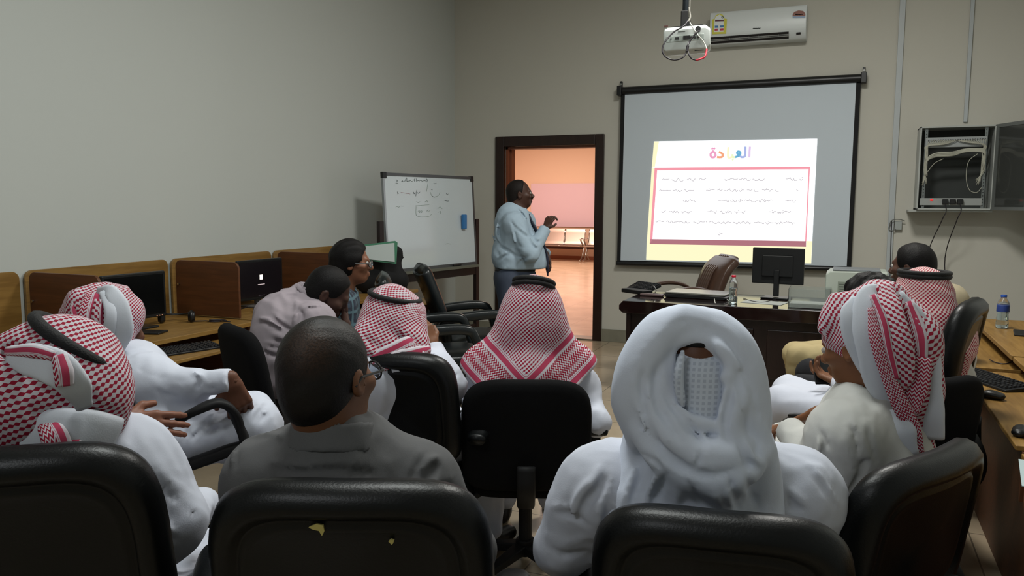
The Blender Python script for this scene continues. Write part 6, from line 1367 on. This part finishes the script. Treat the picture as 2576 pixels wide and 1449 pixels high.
HB = MATS['hair_black']

# ---- man with glasses in the plaid shirt
g = fig('person with glasses in a dark blue plaid shirt seen in profile beyond the bending man', at(868, 850, 4.5)[:2], -60, at(886, 662, 4.45), skin('h', (116, 76, 56)), hyaw=-62, hs=1.0, chub=.004, J=dict(WR=at(960, 830, 4.5), ER=at(880, 835, 4.35)))
pl = grid_mat('plaid', (40, 56, 70), (24, 32, 48), .035, .4, coords='Object', axes=(1, 2), line2=(70, 96, 106))
garment(g, 'plaid_shirt', pl, kind='shirt', h=.012, seed=81, sleeve=(.062, .054, .045), short=.95, collar=.045)
hair(g, HB, front=.065, puff=.020, amp=.003, freq=70, low=-.02); glasses(g); eyes(g); trousers(g, mat('trousers_navy', (28, 30, 40), .8)); shoes(g, MATS['shoe_black'])

# ---- man standing by the door
tS = 6.9
rt_ = at(1285, 700, tS); K = dict(P=at(1290, 702, tS), C=at(1302, 600, tS), SR=at(1293, 562, tS-.16), SL=at(1318, 556, tS+.2), N=at(1305, 528, tS), ER=at(1335, 640, tS-.24), WR=at(1372, 575, tS-.12), DR=unit(at(1384, 548, tS-.12)-at(1372, 575, tS-.12)), PR=unit(RV*.5+FV*.8), cR=.8,
     EL=at(1350, 630, tS+.28), WL=at(1376, 640, tS+.18), DL=unit(at(1388, 672, tS+.16)-at(1376, 640, tS+.18)), PL=unit(-RV), cL=.4, HR=at(1283, 708, tS-.09), HL=at(1292, 708, tS+.09))
zf = lambda x, t, z: (lambda p: A_((p[0], p[1], z)))(at(x, 800, t))
K['KR'] = zf(1282, tS-.12, .52); K['KL'] = zf(1288, tS+.12, .52); K['AR'] = zf(1275, tS-.13, .11); K['AL'] = zf(1280, tS+.14, .11)
g = fig('person standing by the doorway in pale blue shirt and dark tie', rt_[:2], -52, at(1308, 489, tS), skin('i', (66, 42, 32)), hyaw=-66, hp=6, J=K, seated=False, hs=1.06, neck=.066, chub=.010, hands=(1, 1), hh=.006)
blu = cloth_mat('shirt_pale_blue', (156, 174, 188), ridge=.7, rscale=4)
LS = ZL(1220, 430, .2002, [('g', [(310, 600), (370, 700), (480, 790), (530, 830)], .012), ('g', [(340, 650), (380, 800), (410, 920), (500, 970)], .010), ('g', [(120, 780), (180, 930), (300, 1010), (420, 1080), (560, 1060)], .014), ('g', [(160, 1130), (280, 1050), (330, 1000)], .012), ('g', [(380, 1230), (450, 1140), (570, 1060)], .012), ('g', [(590, 780), (640, 890), (720, 870)], .012), ('g', [(540, 850), (620, 960), (660, 970)], .012), ('r', [(350, 600), (480, 700), (520, 800)], .012), ('g', [(390, 470), (480, 560), (510, 620)], .010), ('r', [(180, 1000), (260, 1080), (380, 1130)], .014), ('g', [(200, 620), (170, 760), (200, 880)], .012)])
def exs(f, D):
    f.ell(at(1318, 648, tS), (.165, .205, .20), g.R, .08); f.cap(at(1272, 560, tS), at(1270, 650, tS), .09, .09, .08); f.cap(at(1285, 540, tS), at(1300, 590, tS), .11, .13, .07); f.cap(at(1274, 640, tS), at(1330, 670, tS), .12, .14, .06)
def garment_st():
    D = g.D; return garment(g, 'shirt', blu, kind='none', cutz=float(at(1290, 676, tS)[2])+.004, h=.011, seed=93, fold=.009, ff=22, sleeve=(.078, .068, .048), cuff=1, extra=exs, lines=LS, wid=.155, collar=.05)
garment_st_obj = garment_st()
# belt and trousers
wz = float(at(1290, 676, tS)[2])
f = Sdf(g.lo-.06, g.hi+.05, .013); f.ell(at(1298, 700, tS), (.165, .185, .15), g.R, .03); f.cap(at(1290, 700, tS), at(1290, 725, tS), .155, .15, .05, (g.R[0], 1.0))
for s_ in 'LR': f.cap(g.D['H'+s_], g.D['K'+s_], .115, .085, .04); f.cap(g.D['K'+s_], g.D['A'+s_]-A_((0, 0, .04)), .082, .075, .02)
f.plane((0, 0, 1), (0, 0, wz+.01)); f.warp(folds(7, .005, 24, (0, 0, 1), .3)); sdf_obj('trousers', f, mat('trousers_slate', (54, 62, 78), .8), g.e)
f = Sdf(at(1298, 690, tS)-.3, at(1298, 690, tS)+.3, .009); f.ell(at(1298, 700, tS), (.172, .192, .16), g.R, .0); f.cap(at(1290, 700, tS), at(1290, 725, tS), .16, .15, .05); f.plane((0, 0, 1), (0, 0, wz+.018)); f.plane((0, 0, -1), (0, 0, wz-.016)); sdf_obj('belt', f, blkm, g.e)
# tie: from the collar down over the belly
fr_ = g.R[1]; tieM = mat('tie_navy', (32, 34, 52), .6)
tz = lambda px, py, t, o: at(px, py, t)+fr_*o
tie_pts = [at(1328, 540, tS-.02), at(1337, 558, tS-.02), at(1350, 582, tS-.02), at(1366, 615, tS-.02), at(1374, 645, tS-.02), at(1376, 670, tS-.02), at(1378, 694, tS-.02)]
sweep('tie', tie_pts, [(.018, .014), (.022, .010), (.030, .010), (.036, .010), (.040, .010), (.034, .010), (.008, .006)], tieM, g.e, n=12, ex=3, world=True, ups=[fr_]*7)
hair(g, mat('hair_greying', (24, 19, 17), .6, spec=.2, bump=.4, bscale=300), front=.030, puff=.005, amp=.0008, freq=200, low=-.035)
f = Sdf(g.H-.16, g.H+.16, .0045); Lh = lambda a, b, c: g.H+(g.Rh_[0]*a+g.Rh_[1]*b+g.Rh_[2]*c)*g.s; f.cap(Lh(-.024, .098, -.046), Lh(.024, .098, -.046), .0075, None, .004); sdf_obj('moustache', f, HB, g.e)
eyes(g); shoes(g, MATS['shoe_black'])

# ---- man in profile at the right
T9 = 2.30
g = fig('person in headcloth thrown back over the head, profile showing, at the right', at(2210, 1250, 2.363)[:2], 52, at(2158, 872, T9), skin('j', (112, 72, 46)), hyaw=66, hp=-14, hs=1.0, neck=.058,
        J=dict(SL=at(2120, 1092, 2.19), SR=at(2240, 1052, 2.508), C=at(2205, 1150, 2.300), EL=at(2078, 1200, 2.219), WL=at(1985, 1080, 2.453), DL=unit(at(1940, 1078, 2.526)-at(1985, 1080, 2.453)), PL=unit(-UV_), cL=.6, ER=at(2180, 1150, 2.706), WR=at(2060, 1035, 2.724), PR=unit(-UV_), DR=unit(at(2020, 1040, 2.796)-at(2085, 1010, 2.706)), cR=.6, N=at(2172, 985, 2.309),
               HL=at(2150, 1290, 2.300), HR=at(2160, 1240, 2.526), KL=at(1965, 1160, 2.85), KR=at(1985, 1115, 3.05), AL=zf(1955, 3.05, .1), AR=zf(1975, 3.25, .1)))
crm = cloth_mat('thobe_cream', (182, 182, 178))
L9 = ZL(2020, 680, .3451, [('g', [(255, 1010), (335, 1120), (378, 1200), (390, 1300), (384, 1440)], .006), ('g', [(370, 1095), (460, 1062), (570, 1070)], .004), ('g', [(100, 1130), (160, 1260), (130, 1400)], .008), ('r', [(190, 1060), (230, 1200), (220, 1350)], .008), ('g', [(240, 870), (350, 900), (430, 850)], .004), ('g', [(450, 1120), (500, 1260), (540, 1420)], .008)])+ZL(2050, 900, .379, [('g', [(275, 745), (335, 705), (270, 850), (200, 930)], .012), ('g', [(190, 960), (330, 955), (470, 930)], .010), ('g', [(120, 960), (200, 930)], .008), ('g', [(60, 620), (140, 760), (210, 850)], .010), ('r', [(290, 800), (380, 850), (470, 860)], .008), ('g', [(230, 1020), (340, 1060), (400, 1040)], .008)])
def ex9(f, D): f.cap(at(2190, 1060, 2.309), at(2215, 1270, 2.309), .13, .15, .06); f.cap(at(2112, 1090, 2.25), at(2125, 1190, 2.219), .062, .072, .05)
garment(g, 'robe', crm, h=.008, seed=101, fold=.010, ff=20, sleeve=(.076, .066, .042), cuff=1, extra=ex9, lines=L9, wid=.15, collar=.06)
C, R = g.H, g.Rh_
f = Sdf(C-A_((.3, .34, .42)), C+A_((.34, .3, .24)), .0075)
f.ell(C+R[2]*.03-R[1]*.008, (.086, .104, .088), R, .02); f.cap(at(2125, 785, T9), at(2092, 800, T9), .042, .030, .03); f.cap(at(2095, 795, T9), at(2072, 828, T9), .028, .017, .03)
f.cap(at(2160, 790, T9), at(2215, 760, T9-.03), .07, .055, .05); f.cap(at(2215, 765, T9-.02), at(2262, 860, T9-.02), .062, .10, .06); f.cap(at(2262, 860, T9-.02), at(2285, 980, T9-.02), .10, .085, .06); f.cap(at(2285, 980, T9-.02), at(2300, 1120, T9-.03), .08, .05, .05); f.cap(at(2200, 850, T9), at(2230, 950, T9-.02), .085, .06, .05)
f.chain([at(2275, 790, 2.201), at(2300, 870, 2.183), at(2310, 950, 2.183)], [.008, .02, .012], .02, 'sub'); f.warp(folds(14, .008, 24, R[2], .2), .05)
sdf_obj('headscarf', f, shem, g.e, cyl_uv(C, Rh(10), .13))
ribbon(g, 'white_hem_fold', [(2215, 724, 2.255), (2180, 745, 2.210), (2172, 810, 2.192), (2186, 890, 2.187), (2210, 960, 2.192), (2262, 1030, 2.210)], [.014, .026, .032, .030, .036, .034], pl_white, .014)
ribbon(g, 'white_hem_fold', [(2150, 752, 2.232), (2132, 790, 2.214), (2142, 850, 2.210), (2165, 905, 2.210), (2190, 950, 2.210)], [.012, .020, .022, .020, .016], pl_white, .014)
ribbon(g, 'checked_drape', [(2222, 722, 2.241), (2236, 790, 2.174), (2258, 870, 2.151), (2266, 940, 2.165), (2262, 985, 2.192)], [.026, .038, .040, .034, .014], shem, .020, .3)
ribbon(g, 'zigzag_drape', [(2192, 775, 2.178), (2204, 850, 2.160), (2226, 930, 2.156), (2262, 1010, 2.160), (2292, 1080, 2.169), (2308, 1140, 2.183)], [.010, .018, .016, .022, .024, .018], shem, .012, .052, .132)
ribbon(g, 'striped_drape', [(2196, 745, 2.192), (2222, 810, 2.158), (2236, 880, 2.151), (2254, 950, 2.154)], [.010, .012, .012, .01], shem, .014, .14, .185)
ribbon(g, 'zigzag_drape', [(2310, 900, 2.183), (2306, 970, 2.169), (2296, 1040, 2.169)], [.034, .030, .016], shem, .012, .052, .13)
ribbon(g, 'striped_drape', [(2285, 760, 2.219), (2312, 840, 2.192), (2318, 905, 2.183)], [.014, .022, .016], shem, .012, .0, .06)
ribbon(g, 'white_hem_fold', [(2258, 738, 2.232), (2310, 800, 2.214), (2340, 880, 2.210), (2343, 960, 2.201), (2342, 1040, 2.201), (2340, 1100, 2.219)], [.014, .020, .024, .026, .034, .036], pl_white, .014)
ribbon(g, 'white_hem_fold', [(2250, 1030, 2.183), (2262, 1090, 2.169), (2288, 1145, 2.174)], [.030, .044, .026], pl_white, .012)
ribbon(g, 'checked_corner', [(2262, 1165, 2.183), (2246, 1185, 2.174), (2240, 1200, 2.178)], [.022, .024, .008], shem, .012, .0, .10)
hair(g, HB, front=.05, puff=.004, low=-.03); eyes(g); trousers(g, crm, 'white_trousers'); shoes(g, MATS['shoe_black'])

# ---- curly haired man with the phone
g = fig('person with curly black hair in a white robe holding a dark phone', at(2190, 1080, 3.16)[:2], 48, at(2182, 772, 3.08), skin('k', (110, 72, 48)), hyaw=55,
        J=dict(SL=at(2170, 930, 3.02), SR=at(2240, 915, 3.28), C=at(2215, 1000, 3.2), EL=at(2150, 1010, 3.1), WL=at(2112, 965, 3.35), DL=unit(at(2075, 945, 3.4)-at(2112, 965, 3.35)), PL=unit(UV_), cL=.7, WR=at(2105, 965, 3.62), ER=at(2170, 1000, 3.5), PR=unit(UV_), HL=at(2180, 1070, 3.4), HR=at(2190, 1050, 3.6), KL=at(1965, 1012, 3.86), KR=at(1985, 985, 4.05), AL=zf(1955, 3.95, .1), AR=zf(1975, 4.15, .1)))
garment(g, 'robe', thobe, h=.012, seed=111, fold=.007, sleeve=(.062, .052, .038), cuff=1); hair(g, HB, front=.075, puff=.020, amp=.006, freq=90, h=.006, low=-.02); eyes(g); trousers(g, thobe, 'white_trousers'); shoes(g, MATS['shoe_black'])
ph = MB().obox(at(2068, 935, 3.42), RV*.036, FV*.02+UV_*.05, UV_*.004-FV*.002).build('mobile_phone', blk, bevel=.003); tag(ph, 'dark phone held in the hand of the curly haired man at the right', 'phone')

# ---- man in headscarf and cord at the right
g = fig('person in red chequered headcloth with black cord beside the right-hand desks', at(2315, 1000, 3.52)[:2], 58, at(2322, 742, 3.42), skin('l', (100, 64, 44)), hyaw=20,
        J=dict(SL=at(2300, 900, 3.25), SR=at(2395, 890, 3.62), C=at(2370, 960, 3.45), EL=at(2280, 980, 3.3), WL=at(2200, 990, 3.7), HL=at(2350, 1010, 3.6), HR=at(2340, 990, 3.8), KL=at(2015, 975, 4.30), KR=at(2035, 935, 4.55), AL=zf(1990, 4.35, .1), AR=zf(2010, 4.7, .1), WR=at(2150, 950, 4.0), ER=at(2300, 930, 3.9)))
garment(g, 'robe', crm, kind='shirt', h=.012, seed=121, sleeve=(.064, .054, .04)); trousers(g, mat('trousers_black', (16, 18, 24), .85), 'dark_trousers'); shoes(g, MATS['shoe_black'])
C, R = g.H, g.Rh_
f = Sdf(C-A_((.3, .34, .50)), C+A_((.34, .3, .2)), .0085)
f.ell(C+R[2]*.03, (.088, .104, .092), R, .02); f.cap(C+R[2]*.0, C-R[2]*.05, .108, .125, .03); f.cap(C-R[2]*.02, at(2330, 830, 3.38), .11, .14, .05); f.cap(at(2330, 830, 3.38), at(2400, 850, 3.40), .12, .09, .06)
f.cap(at(2370, 880, 3.36), at(2350, 980, 3.38), .12, .10, .06); f.cap(at(2270, 770, 3.4), at(2290, 860, 3.38), .06, .07, .05); f.cap(at(2400, 840, 3.40), at(2415, 830, 3.42), .07, .05, .04)
f.chain([at(2290, 810, 3.20), at(2340, 830, 3.18), at(2400, 812, 3.24)], [.006, .010, .006], .02, 'sub'); f.chain([at(2300, 850, 3.20), at(2350, 868, 3.17), at(2410, 850, 3.24)], [.006, .010, .006], .02, 'sub'); f.warp(folds(16, .009, 22, R[0], .3), .05)
sdf_obj('headscarf', f, shemagh_mat('shemagh_rose', (150, 38, 58), (205, 186, 184), c=.0085), g.e, cyl_uv(C, R, .135))
ribbon(g, 'pale_hem_fold', [(2335, 838, 3.215), (2362, 852, 3.205), (2388, 882, 3.225)], [.016, .028, .012], mat('cloth_cream', (196, 190, 172), .85), .012)
agal(g, C+R[2]*.098, Rh(20, 0, 1), .094, .11, agm, 2, .0105, drop=.014)

# ---- man with short hair in khaki trousers
g = fig('person with short black hair and khaki trousers below the network cabinet', at(2320, 850, 4.4)[:2], 50, at(2294, 672, 4.12), skin('m', (70, 46, 36)), hyaw=66,
        J=dict(KL=at(2010, 895, 4.75), KR=at(1998, 888, 5.0), HL=at(2250, 910, 4.5), HR=at(2250, 880, 4.7), AL=zf(2000, 4.9, .1), AR=zf(2030, 5.3, .12)))
garment(g, 'shirt', mat('shirt_khaki', (150, 140, 116), .8), kind='shirt', h=.013, seed=131, sleeve=(.062, .05, .045)); hair(g, HB, front=.062, puff=.010, low=-.03, amp=.001); eyes(g)
trousers(g, mat('khaki', (168, 152, 112), .85, bump=.1), 'khaki_trousers', seed=6, h=.012); shoes(g, MATS['shoe_black'])
